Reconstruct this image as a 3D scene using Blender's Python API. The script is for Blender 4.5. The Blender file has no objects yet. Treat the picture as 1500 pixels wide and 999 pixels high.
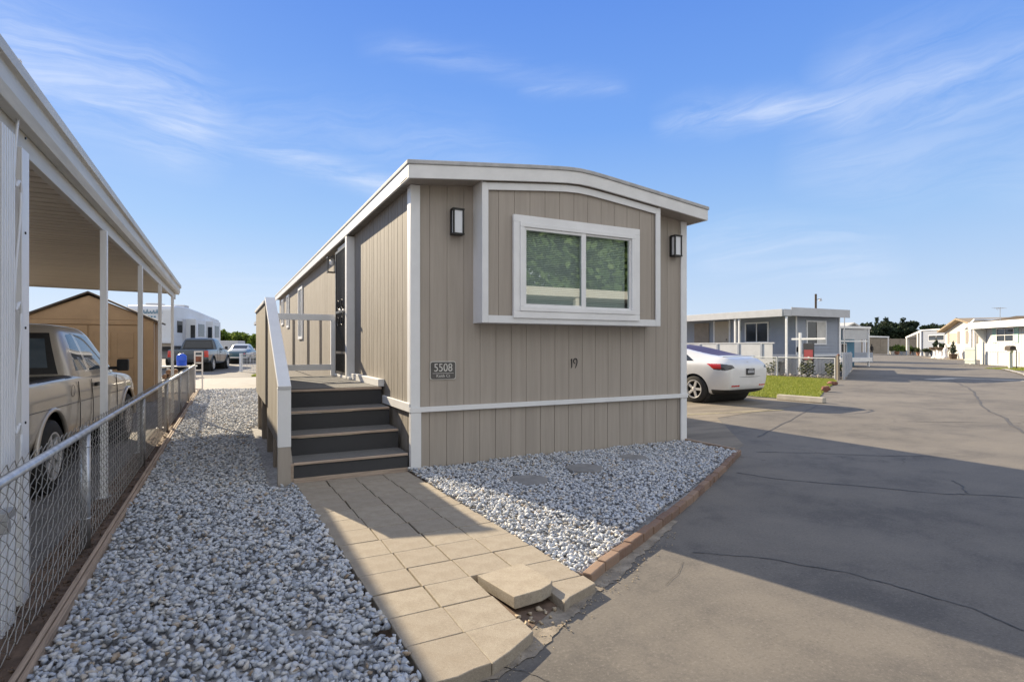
import bpy, bmesh, math, random
import numpy as np
from mathutils import Vector, Matrix
random.seed(7)
RNG = np.random.default_rng(7)
R = math.radians
scene = bpy.context.scene
col = scene.collection

# ------------------------------------------------------------------ mesh helper
class MB:
    def __init__(s): s.v = []; s.f = []
    def raw(s, vs, fs):
        n = len(s.v); s.v += [tuple(v) for v in vs]; s.f += [tuple(i + n for i in f) for f in fs]; return s
    def box(s, x0, x1, y0, y1, z0, z1):
        vs = [(x0,y0,z0),(x1,y0,z0),(x1,y1,z0),(x0,y1,z0),(x0,y0,z1),(x1,y0,z1),(x1,y1,z1),(x0,y1,z1)]
        return s.raw(vs, [(0,3,2,1),(4,5,6,7),(0,1,5,4),(1,2,6,5),(2,3,7,6),(3,0,4,7)])
    def obox(s, c, size, rot=None):
        b = MB().box(-size[0]/2,size[0]/2,-size[1]/2,size[1]/2,-size[2]/2,size[2]/2)
        m = rot if rot is not None else Matrix.Identity(3)
        return s.raw([Vector(c) + m @ Vector(v) for v in b.v], b.f)
    def quad(s, *p): return s.raw(p, [tuple(range(len(p)))])
    def prism(s, poly, axis, a, b):
        # poly: 2D points; axis 'x' -> (y,z), 'y' -> (x,z), 'z' -> (x,y)
        def P(p, t): return {'x':(t,p[0],p[1]),'y':(p[0],t,p[1]),'z':(p[0],p[1],t)}[axis]
        n = len(poly)
        vs = [P(p,a) for p in poly] + [P(p,b) for p in poly]
        fs = [tuple(range(n))[::-1], tuple(range(n,2*n))] + [(i,(i+1)%n,n+(i+1)%n,n+i) for i in range(n)]
        return s.raw(vs, fs)
    def tube(s, path, r, n=8, cap=True, rr=None):
        path = [Vector(p) for p in path]; rings = []
        up = None
        for i, p in enumerate(path):
            d = (path[min(i+1,len(path)-1)] - path[max(i-1,0)]).normalized()
            if up is None: up = Vector((0,0,1)) if abs(d.z) < .9 else Vector((1,0,0))
            a = d.cross(up).normalized(); b = a.cross(d).normalized(); up = b
            q = rr[i] if rr else r
            rings.append([p + (a*math.cos(2*math.pi*k/n) + b*math.sin(2*math.pi*k/n))*q for k in range(n)])
        vs = [v for rg in rings for v in rg]; fs = []
        for i in range(len(path)-1):
            for k in range(n): fs.append((i*n+k, i*n+(k+1)%n, (i+1)*n+(k+1)%n, (i+1)*n+k))
        if cap: fs += [tuple(range(n))[::-1], tuple(range((len(path)-1)*n, len(path)*n))]
        return s.raw(vs, fs)
    def lathe(s, prof, c=(0,0,0), axis='z', n=24, cap=True):
        # prof: (radius, along)
        vs = []; fs = []
        for r, t in prof:
            for k in range(n):
                a = 2*math.pi*k/n; x, y = r*math.cos(a), r*math.sin(a)
                p = {'z':(x,y,t),'x':(t,x,y),'y':(x,t,y)}[axis]
                vs.append((p[0]+c[0],p[1]+c[1],p[2]+c[2]))
        m = len(prof)
        for i in range(m-1):
            for k in range(n): fs.append((i*n+k, i*n+(k+1)%n, (i+1)*n+(k+1)%n, (i+1)*n+k))
        if cap: fs += [tuple(range(n))[::-1], tuple(range((m-1)*n, m*n))]
        return s.raw(vs, fs)
    def strip(s, pts, ztop, zbot):
        # vertical sheet along plan polyline pts; ztop/zbot functions of (x,y) or numbers
        zt = ztop if callable(ztop) else (lambda x,y: ztop)
        zb = zbot if callable(zbot) else (lambda x,y: zbot)
        vs = []; fs = []
        for x, y in pts: vs += [(x,y,zb(x,y)),(x,y,zt(x,y))]
        for i in range(len(pts)-1): fs.append((2*i,2*i+2,2*i+3,2*i+1))
        return s.raw(vs, fs)
    def build(s, name, mat, parent=None, smooth=False, bevel=0.0, segs=2):
        me = bpy.data.meshes.new(name); me.from_pydata([tuple(v) for v in s.v], [], s.f)
        bm = bmesh.new(); bm.from_mesh(me); bmesh.ops.recalc_face_normals(bm, faces=bm.faces); bm.to_mesh(me); bm.free()
        return link(name, me, mat, parent, smooth, bevel, segs)

def link(name, me, mat, parent=None, smooth=False, bevel=0.0, segs=2):
    o = bpy.data.objects.new(name, me); col.objects.link(o)
    me.name = name
    if mat is not None: me.materials.clear(); me.materials.append(mat)
    if smooth: me.polygons.foreach_set('use_smooth', [True]*len(me.polygons))
    if bevel:
        m = o.modifiers.new('Bevel','BEVEL'); m.width = bevel; m.segments = segs; m.limit_method = 'ANGLE'; m.angle_limit = R(40)
    if parent is not None: o.parent = parent
    return o

def tag(o, label=None, cat=None, group=None, kind=None):
    if label: o['label'] = label
    if cat: o['category'] = cat
    if group: o['group'] = group
    if kind: o['kind'] = kind
    return o
def thing(name, label, cat, loc=(0,0,0), rz=0.0, group=None):
    o = bpy.data.objects.new(name, None); col.objects.link(o)
    o.location = loc; o.rotation_euler = (0,0,R(rz)); o.empty_display_size = .2
    return tag(o, label, cat, group)
def kids(o): return [c for c in bpy.data.objects if c.parent is o]
def copy_tree(o, parent=None):
    c = o.copy(); col.objects.link(c)
    c.parent = parent
    for ch in kids(o): copy_tree(ch, c)
    return c
def struct(o): o['kind'] = 'structure'; return o
def text_mesh(name, s, size, mat, parent, loc, rot, depth=.002, align='CENTER', sx=1.0):
    cu = bpy.data.curves.new(name, 'FONT'); cu.body = s; cu.size = size; cu.extrude = depth; cu.align_x = align; cu.align_y = 'CENTER'
    t = bpy.data.objects.new(name, cu); col.objects.link(t)
    bpy.context.view_layer.update()
    me = bpy.data.meshes.new_from_object(t.evaluated_get(bpy.context.evaluated_depsgraph_get()))
    bpy.data.objects.remove(t)
    o = link(name, me, mat, parent); o.location = loc; o.rotation_euler = rot; o.scale = (sx,1,1)
    return o

# ------------------------------------------------------------------ materials
def new_mat(name):
    m = bpy.data.materials.new(name); m.use_nodes = True
    nt = m.node_tree; return m, nt, nt.nodes['Principled BSDF']
def N(nt, t, **kw):
    n = nt.nodes.new(t)
    for k, v in kw.items():
        if k in n.inputs: n.inputs[k].default_value = v
        else: setattr(n, k, v)
    return n
def ramp(nt, src, stops):
    r = nt.nodes.new('ShaderNodeValToRGB'); e = r.color_ramp.elements
    while len(e) < len(stops): e.new(.5)
    for el, (p, c) in zip(e, stops):
        el.position = p; el.color = (c[0],c[1],c[2],1) if not isinstance(c,(int,float)) else (c,c,c,1)
    nt.links.new(src, r.inputs[0]); return r
def mixc(nt, fac, a, b, mode='MIX'):
    m = nt.nodes.new('ShaderNodeMix'); m.data_type = 'RGBA'; m.blend_type = mode
    for sock, v in ((m.inputs[0],fac),(m.inputs[6],a),(m.inputs[7],b)):
        if hasattr(v,'is_output'): nt.links.new(v, sock)
        elif isinstance(v,(int,float)): sock.default_value = v
        else: sock.default_value = (v[0],v[1],v[2],1)
    return m.outputs[2]
def coords(nt, scale=(1,1,1), kind='Object'):
    tc = nt.nodes.new('ShaderNodeTexCoord'); mp = nt.nodes.new('ShaderNodeMapping'); mp.inputs['Scale'].default_value = scale
    nt.links.new(tc.outputs[kind], mp.inputs[0]); return mp.outputs[0]
def noise(nt, vec, scale, detail=4, rough=.6, dist=0):
    n = N(nt,'ShaderNodeTexNoise', Scale=scale, Detail=detail, Roughness=rough, Distortion=dist); nt.links.new(vec, n.inputs['Vector']); return n.outputs[0]
def bump(nt, bs, h, strength=.3, dist=.01):
    b = N(nt,'ShaderNodeBump', Strength=strength, Distance=dist); nt.links.new(h, b.inputs['Height']); nt.links.new(b.outputs[0], bs.inputs['Normal'])
def mk(name, c, rough=.6, var=.12, scale=6.0, stretch=(1,1,1), metal=0.0, bmp=0.0, bscale=60, coat=0.0, spec=.5, c2=None, spread=.15):
    m, nt, bs = new_mat(name)
    v = coords(nt, stretch)
    n1 = noise(nt, v, scale, 6, .65)
    lo = c2 if c2 else tuple(x*(1-var) for x in c); hi = c if c2 else tuple(min(1,x*(1+var)) for x in c)
    r = ramp(nt, n1, [(.5-spread,lo),(.5+spread,hi)])
    nt.links.new(r.outputs[0], bs.inputs['Base Color'])
    bs.inputs['Roughness'].default_value = rough; bs.inputs['Metallic'].default_value = metal
    bs.inputs['Coat Weight'].default_value = coat; bs.inputs['Specular IOR Level'].default_value = spec
    if bmp: bump(nt, bs, noise(nt, v, bscale, 4), bmp, .004)
    return m
M = {}
M['taupe']   = mk('taupe_siding', (.365,.322,.276), .7, .075, 1.6, (9,9,.5), bmp=.35, bscale=14)
M['trim']    = mk('white_trim', (.74,.745,.75), .5, .04, 3)
M['fascia']  = mk('white_fascia', (.72,.72,.715), .45, .05, 4)
M['membrane']= mk('grey_roof_coating', (.42,.42,.42), .8, .15, 8, bmp=.4)
M['white']   = mk('white_paint', (.78,.78,.78), .45, .05, 3)
M['offwhite']= mk('off_white_paint', (.62,.60,.56), .6, .1, 3)
M['black']   = mk('black_metal', (.012,.012,.013), .4, .2, 10)
M['rubber']  = mk('rubber', (.022,.021,.02), .8, .2, 20)
M['plasticblk']= mk('black_plastic', (.02,.02,.021), .5, .2, 20)
M['alum']    = mk('white_aluminium', (.78,.79,.80), .38, .06, 5, (1,1,.2))
M['pan']     = mk('roof_pan_enamel', (.60,.55,.46), .45, .1, 3, (.3,4,1))
M['gutter']  = mk('cream_gutter', (.60,.58,.52), .45, .12, 4, (1,.3,4))
M['galv']    = mk('galvanised_steel', (.50,.51,.52), .42, .2, 14, metal=.75)
M['wire']    = mk('galvanised_wire', (.30,.285,.26), .5, .25, 9, metal=.2)
M['board']   = mk('weathered_board', (.36,.27,.20), .85, .3, 5, (14,.6,14), bmp=.5, bscale=30)
M['nosing']  = mk('worn_wood_nosing', (.42,.33,.26), .75, .25, 5, (.8,14,14))
M['post']    = mk('grey_brown_post', (.24,.205,.17), .8, .2, 5, (10,10,.7))
M['paver']   = None
M['conc']    = mk('pale_concrete', (.42,.385,.33), .9, .12, 4, bmp=.4, bscale=120)
M['drive']   = mk('driveway_concrete', (.30,.28,.25), .9, .12, 2, bmp=.4, bscale=120)
M['stepstone'] = mk('grey_stepping_stone', (.22,.215,.21), .9, .15, 9, bmp=.5, bscale=90)
M['slab']    = mk('dark_slab', (.15,.14,.13), .9, .25, 1.5, bmp=.3)
M['dirt']    = mk('brown_dirt', (.135,.092,.065), .95, .45, 7, bmp=.8, bscale=40)
M['margin']  = mk('gritty_margin', (.27,.23,.18), .95, .35, 9, bmp=1.0, bscale=150)
M['sand']    = mk('pale_sand', (.40,.33,.24), .95, .25, 14, bmp=1.0, bscale=150)
M['chrome']  = mk('silver_alloy', (.58,.57,.56), .4, .08, 6, metal=.3)
M['shedtan'] = mk('tan_resin', (.34,.225,.125), .55, .08, 3)
M['shedroof']= mk('dark_brown_shingle', (.07,.055,.045), .85, .3, 20)
M['greyblue']= mk('grey_blue_siding', (.30,.33,.39), .6, .05, 2)
M['bluegrey']=mk('pale_blue_grey_siding', (.21,.235,.29), .6, .05, 2)
M['lightgrey']=mk('light_grey_paint', (.50,.51,.53), .6, .06, 3)
M['redbrown']= mk('red_rock', (.23,.10,.07), .9, .35, 8, bmp=.6, bscale=20)
M['doorbeige']=mk('beige_door', (.46,.40,.32), .5, .05, 3)
M['darkglass']=mk('dark_glass', (.022,.026,.030), .06, .1, 2, spec=.6)
M['paleglass']=mk('curtained_glass', (.20,.21,.21), .1, .3, 3, spec=.6)
M['tealwall']= mk('teal_paint', (.05,.20,.32), .6, .08, 2)
M['palemint'] = mk('pale_mint_lattice', (.42,.47,.44), .6, .05, 3)
M['mint']    = mk('mint_paint', (.36,.56,.50), .6, .05, 3)
M['sunwhite']= mk('white_siding', (.58,.58,.57), .55, .05, 1.2)
M['cream']   = mk('cream_siding', (.52,.51,.48), .6, .05, 1.2)
M['tanroof'] = mk('tan_shingle', (.27,.21,.14), .85, .2, 3)
M['tanwall'] = mk('tan_block_wall', (.28,.235,.18), .85, .12, 1)
M['shutter'] = mk('brown_grey_shutter', (.27,.235,.20), .6, .08, 3)
M['blue']    = mk('blue_plastic', (.02,.09,.55), .4, .1, 4)
M['log']     = mk('split_firewood', (.20,.11,.06), .9, .45, 12)
M['redlens'] = mk('red_lens', (.55,.03,.02), .12, .1, 5, coat=.6)
M['greylens']= mk('smoked_lens', (.045,.043,.042), .12, .3, 9, coat=.6)
M['rvwhite'] = mk('rv_fibreglass', (.62,.65,.69), .3, .04, 1.5)
M['rvtan']   = mk('rv_tan_band', (.38,.32,.25), .4, .05, 2)
M['signred'] = mk('sign_red', (.30,.05,.055), .4, .1, 4)
M['signdark']= mk('sign_dark', (.03,.03,.035), .4, .1, 4)
M['bark']    = mk('bark', (.09,.065,.045), .95, .3, 6, (6,6,1), bmp=.6)
M['terracotta']=mk('terracotta', (.36,.17,.10), .85, .15, 6)
M['frosted'] = mk('frosted_glass', (.74,.76,.80), .3, .03, 4)
M['blind']   = mk('blind_slat', (.82,.83,.80), .5, .04, 3)
M['skin']    = mk('skin', (.36,.22,.15), .6, .05, 9)
M['darkcloth']=mk('dark_cloth', (.018,.018,.022), .9, .3, 12)
M['brass']   = mk('antique_brass', (.30,.20,.10), .4, .2, 20, metal=.8)
M['plate']   = mk('plate_dark', (.09,.085,.08), .45, .2, 8)

def carpaint(name, c, metal=.0, rough=.3):
    m, nt, bs = new_mat(name); bs.inputs['Roughness'].default_value = rough; bs.inputs['Metallic'].default_value = metal
    v = coords(nt); r = ramp(nt, noise(nt, v, 3, 5), [(.35,tuple(x*.94 for x in c)),(.65,c)])
    nt.links.new(r.outputs[0], bs.inputs['Base Color'])
    bs.inputs['Coat Weight'].default_value = .8; bs.inputs['Coat Roughness'].default_value = .05
    return m
M['paint_white'] = carpaint('white_car_paint', (.72,.72,.71))
M['paint_tan']   = carpaint('tan_car_paint', (.50,.45,.385), .3, .34)
M['paint_grey']  = carpaint('grey_car_paint', (.06,.078,.095), .4, .35)
M['paint_teal']  = carpaint('teal_car_paint', (.03,.085,.12), .1, .5)
M['paint_cream'] = carpaint('cream_car_paint', (.62,.62,.58))
M['purpleglass'] = mk('tinted_rear_glass', (.075,.055,.115), .35, .1, 2, spec=.03)

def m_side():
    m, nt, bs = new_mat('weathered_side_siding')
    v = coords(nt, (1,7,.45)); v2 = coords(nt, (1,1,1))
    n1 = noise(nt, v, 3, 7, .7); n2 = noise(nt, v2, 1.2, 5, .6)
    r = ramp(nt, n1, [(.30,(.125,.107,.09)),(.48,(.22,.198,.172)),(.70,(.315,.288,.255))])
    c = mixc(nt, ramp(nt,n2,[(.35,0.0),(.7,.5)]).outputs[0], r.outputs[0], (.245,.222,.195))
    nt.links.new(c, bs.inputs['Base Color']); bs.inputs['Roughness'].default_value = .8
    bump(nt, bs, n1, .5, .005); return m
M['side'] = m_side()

def m_carpet():
    m, nt, bs = new_mat('charcoal_carpet')
    v = coords(nt); n1 = noise(nt, v, 260, 3, .7); n2 = noise(nt, v, 7, 4)
    r = ramp(nt, n1, [(.3,(.026,.028,.032)),(.7,(.105,.106,.112))])
    c = mixc(nt, n2, r.outputs[0], (.062,.063,.067)); nt.links.new(c, bs.inputs['Base Color'])
    bs.inputs['Roughness'].default_value = 1; bs.inputs['Specular IOR Level'].default_value = .1
    bs.inputs['Sheen Weight'].default_value = .3
    bump(nt, bs, n1, .8, .004); return m
M['carpet'] = m_carpet()

def m_paver():
    m, nt, bs = new_mat('concrete_paver')
    oi = nt.nodes.new('ShaderNodeObjectInfo')
    v = coords(nt); n1 = noise(nt, v, 9, 6, .65); n2 = noise(nt, v, 220, 3, .7)
    base = ramp(nt, oi.outputs['Random'], [(0,(.345,.30,.235)),(.5,(.385,.335,.262)),(1,(.41,.36,.28))])
    c = mixc(nt, ramp(nt, n1, [(.40,0.0),(.66,.7)]).outputs[0], base.outputs[0], (.27,.22,.16))
    n3 = noise(nt, v, 70, 4, .75); c = mixc(nt, ramp(nt, n3, [(.56,0.0),(.70,.6)]).outputs[0], c, (.19,.155,.12)); c = mixc(nt, ramp(nt, n3, [(.30,.5),(.44,0.0)]).outputs[0], c, (.50,.45,.36))
    c = mixc(nt, ramp(nt, n2, [(.42,.55),(.6,0.0)]).outputs[0], c, (.20,.17,.14))
    nt.links.new(c, bs.inputs['Base Color']); bs.inputs['Roughness'].default_value = .92
    bump(nt, bs, n2, .45, .003); return m
M['paver'] = m_paver()

def m_brick():
    m, nt, bs = new_mat('edging_brick')
    oi = nt.nodes.new('ShaderNodeObjectInfo'); v = coords(nt); n1 = noise(nt, v, 26, 6, .7)
    base = ramp(nt, oi.outputs['Random'], [(0,(.17,.10,.07)),(.5,(.23,.14,.095)),(1,(.30,.20,.14))])
    c = mixc(nt, ramp(nt, n1, [(.4,0.0),(.72,.7)]).outputs[0], base.outputs[0], (.22,.17,.13))
    nt.links.new(c, bs.inputs['Base Color']); bs.inputs['Roughness'].default_value = .92
    bump(nt, bs, n1, .6, .006); return m
M['brick'] = m_brick()

def m_asphalt():
    m, nt, bs = new_mat('worn_asphalt')
    v = coords(nt); L = nt.links
    big = noise(nt, v, .16, 7, .66, .2); mid = noise(nt, v, .9, 8, .74, .15); fine = noise(nt, v, 60, 6, .85)
    streak = noise(nt, coords(nt, (.25,1.6,1)), .8, 5, .6)
    base = ramp(nt, big, [(.32,(.100,.091,.082)),(.5,(.150,.136,.120)),(.66,(.195,.175,.150))])
    c = mixc(nt, ramp(nt, mid, [(.42,0.0),(.60,.5)]).outputs[0], base.outputs[0], (.215,.192,.160))
    c = mixc(nt, ramp(nt, mid, [(.36,.45),(.47,0.0)]).outputs[0], c, (.078,.073,.068))
    c = mixc(nt, ramp(nt, streak, [(.5,0.0),(.75,.4)]).outputs[0], c, (.10,.093,.085))
    # aggregate speckle
    c = mixc(nt, ramp(nt, fine, [(.54,0.0),(.66,.55)]).outputs[0], c, (.29,.265,.235))
    c = mixc(nt, ramp(nt, fine, [(.34,.65),(.46,0.0)]).outputs[0], c, (.065,.06,.056))
    # hairline cracks
    vo = N(nt,'ShaderNodeTexVoronoi', Scale=.42, feature='DISTANCE_TO_EDGE')
    wob = noise(nt, v, 2.2, 5, .65)
    add = nt.nodes.new('ShaderNodeVectorMath'); add.operation = 'MULTIPLY_ADD'; L.new(wob, add.inputs[0]); add.inputs[1].default_value = (.9,.9,0); L.new(v, add.inputs[2])
    L.new(add.outputs[0], vo.inputs['Vector'])
    cr = ramp(nt, vo.outputs['Distance'], [(0,1.0),(.004,0.0)])
    gate = ramp(nt, noise(nt, v, .33, 3), [(.5,0.0),(.62,.75)])
    mul = nt.nodes.new('ShaderNodeMath'); mul.operation = 'MULTIPLY'; L.new(cr.outputs[0], mul.inputs[0]); L.new(gate.outputs[0], mul.inputs[1])
    c = mixc(nt, mul.outputs[0], c, (.035,.032,.03))
    L.new(c, bs.inputs['Base Color']); bs.inputs['Roughness'].default_value = .88; bs.inputs['Specular IOR Level'].default_value = .35
    bump(nt, bs, fine, .5, .004); return m
M['asphalt'] = m_asphalt()
M['oldasphalt'] = mk('old_brown_asphalt', (.20,.17,.13), .92, .3, 1.3, (.4,1.5,1), bmp=.6, bscale=120)
M['crackfill'] = mk('crack_sealant', (.082,.077,.072), .75, .3, 6)
M['linepaint'] = mk('faded_line_paint', (.34,.30,.17), .85, .35, 5)

def m_gravel():
    m, nt, bs = new_mat('blue_grey_gravel')
    g = nt.nodes.new('ShaderNodeNewGeometry'); v = coords(nt)
    n1 = noise(nt, v, 55, 4, .6, 1.0)
    r = ramp(nt, g.outputs['Random Per Island'], [(0,(.24,.26,.30)),(.15,(.34,.37,.42)),(.45,(.48,.515,.57)),(.70,(.55,.565,.59)),(.90,(.63,.625,.615)),(.97,(.45,.38,.30)),(1,(.30,.22,.15))])
    c = mixc(nt, ramp(nt, n1, [(.5,0.0),(.66,.6)]).outputs[0], r.outputs[0], (.56,.55,.53))
    nt.links.new(c, bs.inputs['Base Color']); bs.inputs['Roughness'].default_value = .8
    bump(nt, bs, n1, .3, .004); return m
M['gravel'] = m_gravel()
M['gravelbase'] = mk('gravel_bed_soil', (.30,.295,.29), .95, .4, 30, bmp=1, bscale=80)

def m_leaf(name, a, b, c):
    m, nt, bs = new_mat(name)
    g = nt.nodes.new('ShaderNodeNewGeometry')
    r = ramp(nt, g.outputs['Random Per Island'], [(0,a),(.5,b),(1,c)])
    nt.links.new(r.outputs[0], bs.inputs['Base Color']); bs.inputs['Roughness'].default_value = .65
    bs.inputs['Specular IOR Level'].default_value = .25
    tr = nt.nodes.new('ShaderNodeBsdfTranslucent'); nt.links.new(r.outputs[0], tr.inputs[0])
    mx = nt.nodes.new('ShaderNodeMixShader'); mx.inputs[0].default_value = .3
    nt.links.new(bs.outputs[0], mx.inputs[1]); nt.links.new(tr.outputs[0], mx.inputs[2]); nt.links.new(mx.outputs[0], nt.nodes['Material Output'].inputs[0])
    return m
M['conifer'] = m_leaf('conifer_needles', (.012,.022,.014), (.026,.045,.024), (.05,.075,.035))
M['leaf']    = m_leaf('bright_leaves', (.05,.09,.014), (.11,.17,.025), (.20,.26,.05))
M['reflleaf']= m_leaf('broad_leaves', (.08,.15,.06), (.14,.23,.09), (.21,.31,.13))
M['shrub']   = m_leaf('shrub_leaves', (.03,.04,.018), (.06,.08,.03), (.10,.12,.05))
M['grass']   = m_leaf('lawn_blades', (.17,.21,.025), (.26,.30,.045), (.38,.37,.10))
M['grassbase'] = mk('lawn_soil', (.14,.19,.04), .95, .4, 3)

def m_pane():
    m, nt, bs = new_mat('window_pane')
    gl = N(nt,'ShaderNodeBsdfGlossy', Roughness=.005); gl.inputs['Color'].default_value = (.9,.95,.92,1)
    tr = nt.nodes.new('ShaderNodeBsdfTransparent'); tr.inputs[0].default_value = (.61,.68,.66,1)
    lw = nt.nodes.new('ShaderNodeLayerWeight'); lw.inputs['Blend'].default_value = .5
    p3 = nt.nodes.new('ShaderNodeMath'); p3.operation='POWER'; nt.links.new(lw.outputs['Facing'], p3.inputs[0]); p3.inputs[1].default_value = 3.0
    p4 = nt.nodes.new('ShaderNodeMath'); p4.operation='MULTIPLY_ADD'; nt.links.new(p3.outputs[0], p4.inputs[0]); p4.inputs[1].default_value=.7; p4.inputs[2].default_value=.17
    mx = nt.nodes.new('ShaderNodeMixShader'); nt.links.new(p4.outputs[0], mx.inputs[0])
    nt.links.new(tr.outputs[0], mx.inputs[1]); nt.links.new(gl.outputs[0], mx.inputs[2])
    nt.links.new(mx.outputs[0], nt.nodes['Material Output'].inputs[0]); nt.nodes.remove(bs); return m
M['pane'] = m_pane()
def m_mirrorpane():
    m, nt, bs = new_mat('painted_reflection_pane'); bs.inputs['Base Color'].default_value = (.10,.12,.14,1); bs.inputs['Roughness'].default_value = .03
    bs.inputs['Specular IOR Level'].default_value = .5; bs.inputs['IOR'].default_value = 1.6
    v = coords(nt); r = ramp(nt, noise(nt, v, 2, 3), [(.4,(.06,.085,.11)),(.6,(.11,.14,.17))]); nt.links.new(r.outputs[0], bs.inputs['Base Color']); return m  # bluish base tones paint a reflection into the glass colour
M['autoglass'] = m_mirrorpane()

# ------------------------------------------------------------------ camera, light, sky
cam = bpy.data.cameras.new('camera'); co = bpy.data.objects.new('camera', cam); col.objects.link(co)
HC = 1.35; AZ = math.atan2(420, 815)
co.location = (0,0,HC); co.rotation_euler = (R(90),0,-AZ)
cam.sensor_width = 36; cam.lens = 36*815/1500; cam.shift_y = 8.5/1500; cam.clip_end = 3000; cam.clip_start = .05
scene.camera = co
SUN_EL = 24.3; SX, SY = -.272, .962
sd = bpy.data.lights.new('sun','SUN'); so = bpy.data.objects.new('sun', sd); col.objects.link(so)
sd.energy = 5.0; sd.angle = R(.53); sd.color = (1,.84,.60)
d = Vector((SX*math.cos(R(SUN_EL)), SY*math.cos(R(SUN_EL)), math.sin(R(SUN_EL))))
so.rotation_euler = d.to_track_quat('Z','Y').to_euler()
w = bpy.data.worlds.new('World'); scene.world = w; w.use_nodes = True
nt = w.node_tree; L = nt.links; bg = nt.nodes['Background']
sky = nt.nodes.new('ShaderNodeTexSky'); sky.sky_type = 'NISHITA'; sky.sun_disc = False
sky.sun_elevation = R(SUN_EL); sky.sun_rotation = math.atan2(SX, SY); sky.air_density = 1.0; sky.dust_density = .3; sky.ozone_density = 2.5
tc = nt.nodes.new('ShaderNodeTexCoord'); sep = nt.nodes.new('ShaderNodeSeparateXYZ'); D = tc.outputs['Generated']; L.new(D, sep.inputs[0])
grad = ramp(nt, sep.outputs[2], [(0.0,(2.75,3.2,3.9)),(.07,(2.4,3.0,3.9)),(.20,(1.5,2.42,3.88)),(.36,(.80,1.70,3.82)),(.545,(.50,1.22,3.5)),(.74,(2.2,2.65,3.9)),(1.0,(2.3,2.75,3.9))])  # topmost stops, above the view, whitened to add neutral fill light
# unseen sky behind the camera whitened, added fill for the shaded house front
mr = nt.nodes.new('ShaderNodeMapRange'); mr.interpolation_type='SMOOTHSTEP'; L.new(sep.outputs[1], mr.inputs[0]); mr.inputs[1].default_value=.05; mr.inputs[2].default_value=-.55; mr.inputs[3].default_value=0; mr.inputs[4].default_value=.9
sky_fill = mixc(nt, mr.outputs[0], grad.outputs[0], (5.15,5.15,5.2))
base = mixc(nt, .045, sky_fill, sky.outputs[0])
def pdir(u, v):
    f=815; x=(u-750)/f; z=(508-v)/f
    return Vector((math.sin(AZ)+math.cos(AZ)*x, math.cos(AZ)-math.sin(AZ)*x, z)).normalized()
def math_(op, a, b=None, c=None):
    m = nt.nodes.new('ShaderNodeMath'); m.operation = op
    for k, q in enumerate((a,b,c)):
        if q is None: continue
        if hasattr(q,'is_output'): L.new(q, m.inputs[k])
        else: m.inputs[k].default_value = q
    return m.outputs[0]
def dot(vec):
    n = nt.nodes.new('ShaderNodeVectorMath'); n.operation = 'DOT_PRODUCT'; L.new(D, n.inputs[0]); n.inputs[1].default_value = vec; return n.outputs['Value']
wob = noise(nt, D, 2.6, 5, .55, .4); tex = noise(nt, D, 4.5, 6, .55, .35)
total = None
def streak(a, b, wdt, amt, soft=.05):
    """a long thin cirrus band between two directions in the sky"""
    global total
    da, db = pdir(*a), pdir(*b); n = da.cross(db).normalized(); mid = (da+db).normalized(); half = da.angle(db)/2
    off = math_('ADD', dot(n), math_('MULTIPLY', math_('SUBTRACT', wob, .5), soft*2.2))
    q = math_('DIVIDE', math_('ABSOLUTE', off), wdt); g = math_('POWER', 2.718, math_('MULTIPLY', math_('MULTIPLY', q, q), -1.0))
    al = math_('SUBTRACT', dot(mid), math.cos(half*1.25)); al = math_('DIVIDE', al, 1-math.cos(half*1.25)); al = math_('MAXIMUM', al, 0.0); al = math_('MINIMUM', math_('MULTIPLY', al, 1.6), 1.0)
    tg = n.cross(mid).normalized(); cx_ = nt.nodes.new('ShaderNodeCombineXYZ')
    along = dot(tg); L.new(math_('MULTIPLY', along, 3.2), cx_.inputs[0])
    L.new(math_('ADD', math_('MULTIPLY', off, 26.0), math_('MULTIPLY', along, 5.0)), cx_.inputs[1]); cx_.inputs[2].default_value = a[0]*.013
    fib = noise(nt, cx_.outputs[0], 1.0, 9, .66, .8)
    tx = math_('MULTIPLY', ramp(nt, fib, [(.36,.12),(.66,1.15)]).outputs[0], ramp(nt, tex, [(.28,.45),(.72,1.0)]).outputs[0])
    val = math_('MULTIPLY', math_('MULTIPLY', math_('MULTIPLY', g, al), tx), amt)
    total = val if total is None else math_('MAXIMUM', total, val)
streak((-60,60),(330,190),.07,.72,.06); streak((100,110),(660,300),.022,.55,.022); streak((300,170),(760,230),.05,.22,.05)
streak((985,172),(1330,135),.024,.60,.035); streak((1200,150),(1650,80),.07,.42,.06); streak((1180,235),(1700,215),.06,.30,.05)
streak((560,70),(900,118),.018,.22,.03); streak((770,128),(910,126),.012,.30,.012); streak((1020,360),(1300,390),.05,.35,.05); streak((230,400),(500,430),.04,.30,.04)
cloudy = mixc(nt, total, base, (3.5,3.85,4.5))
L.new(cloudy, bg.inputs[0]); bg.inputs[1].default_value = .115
vs = scene.view_settings; vs.view_transform = 'Standard'; vs.look = 'None'; vs.exposure = 1.02; vs.gamma = 1; vs.use_curve_mapping = False
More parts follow.
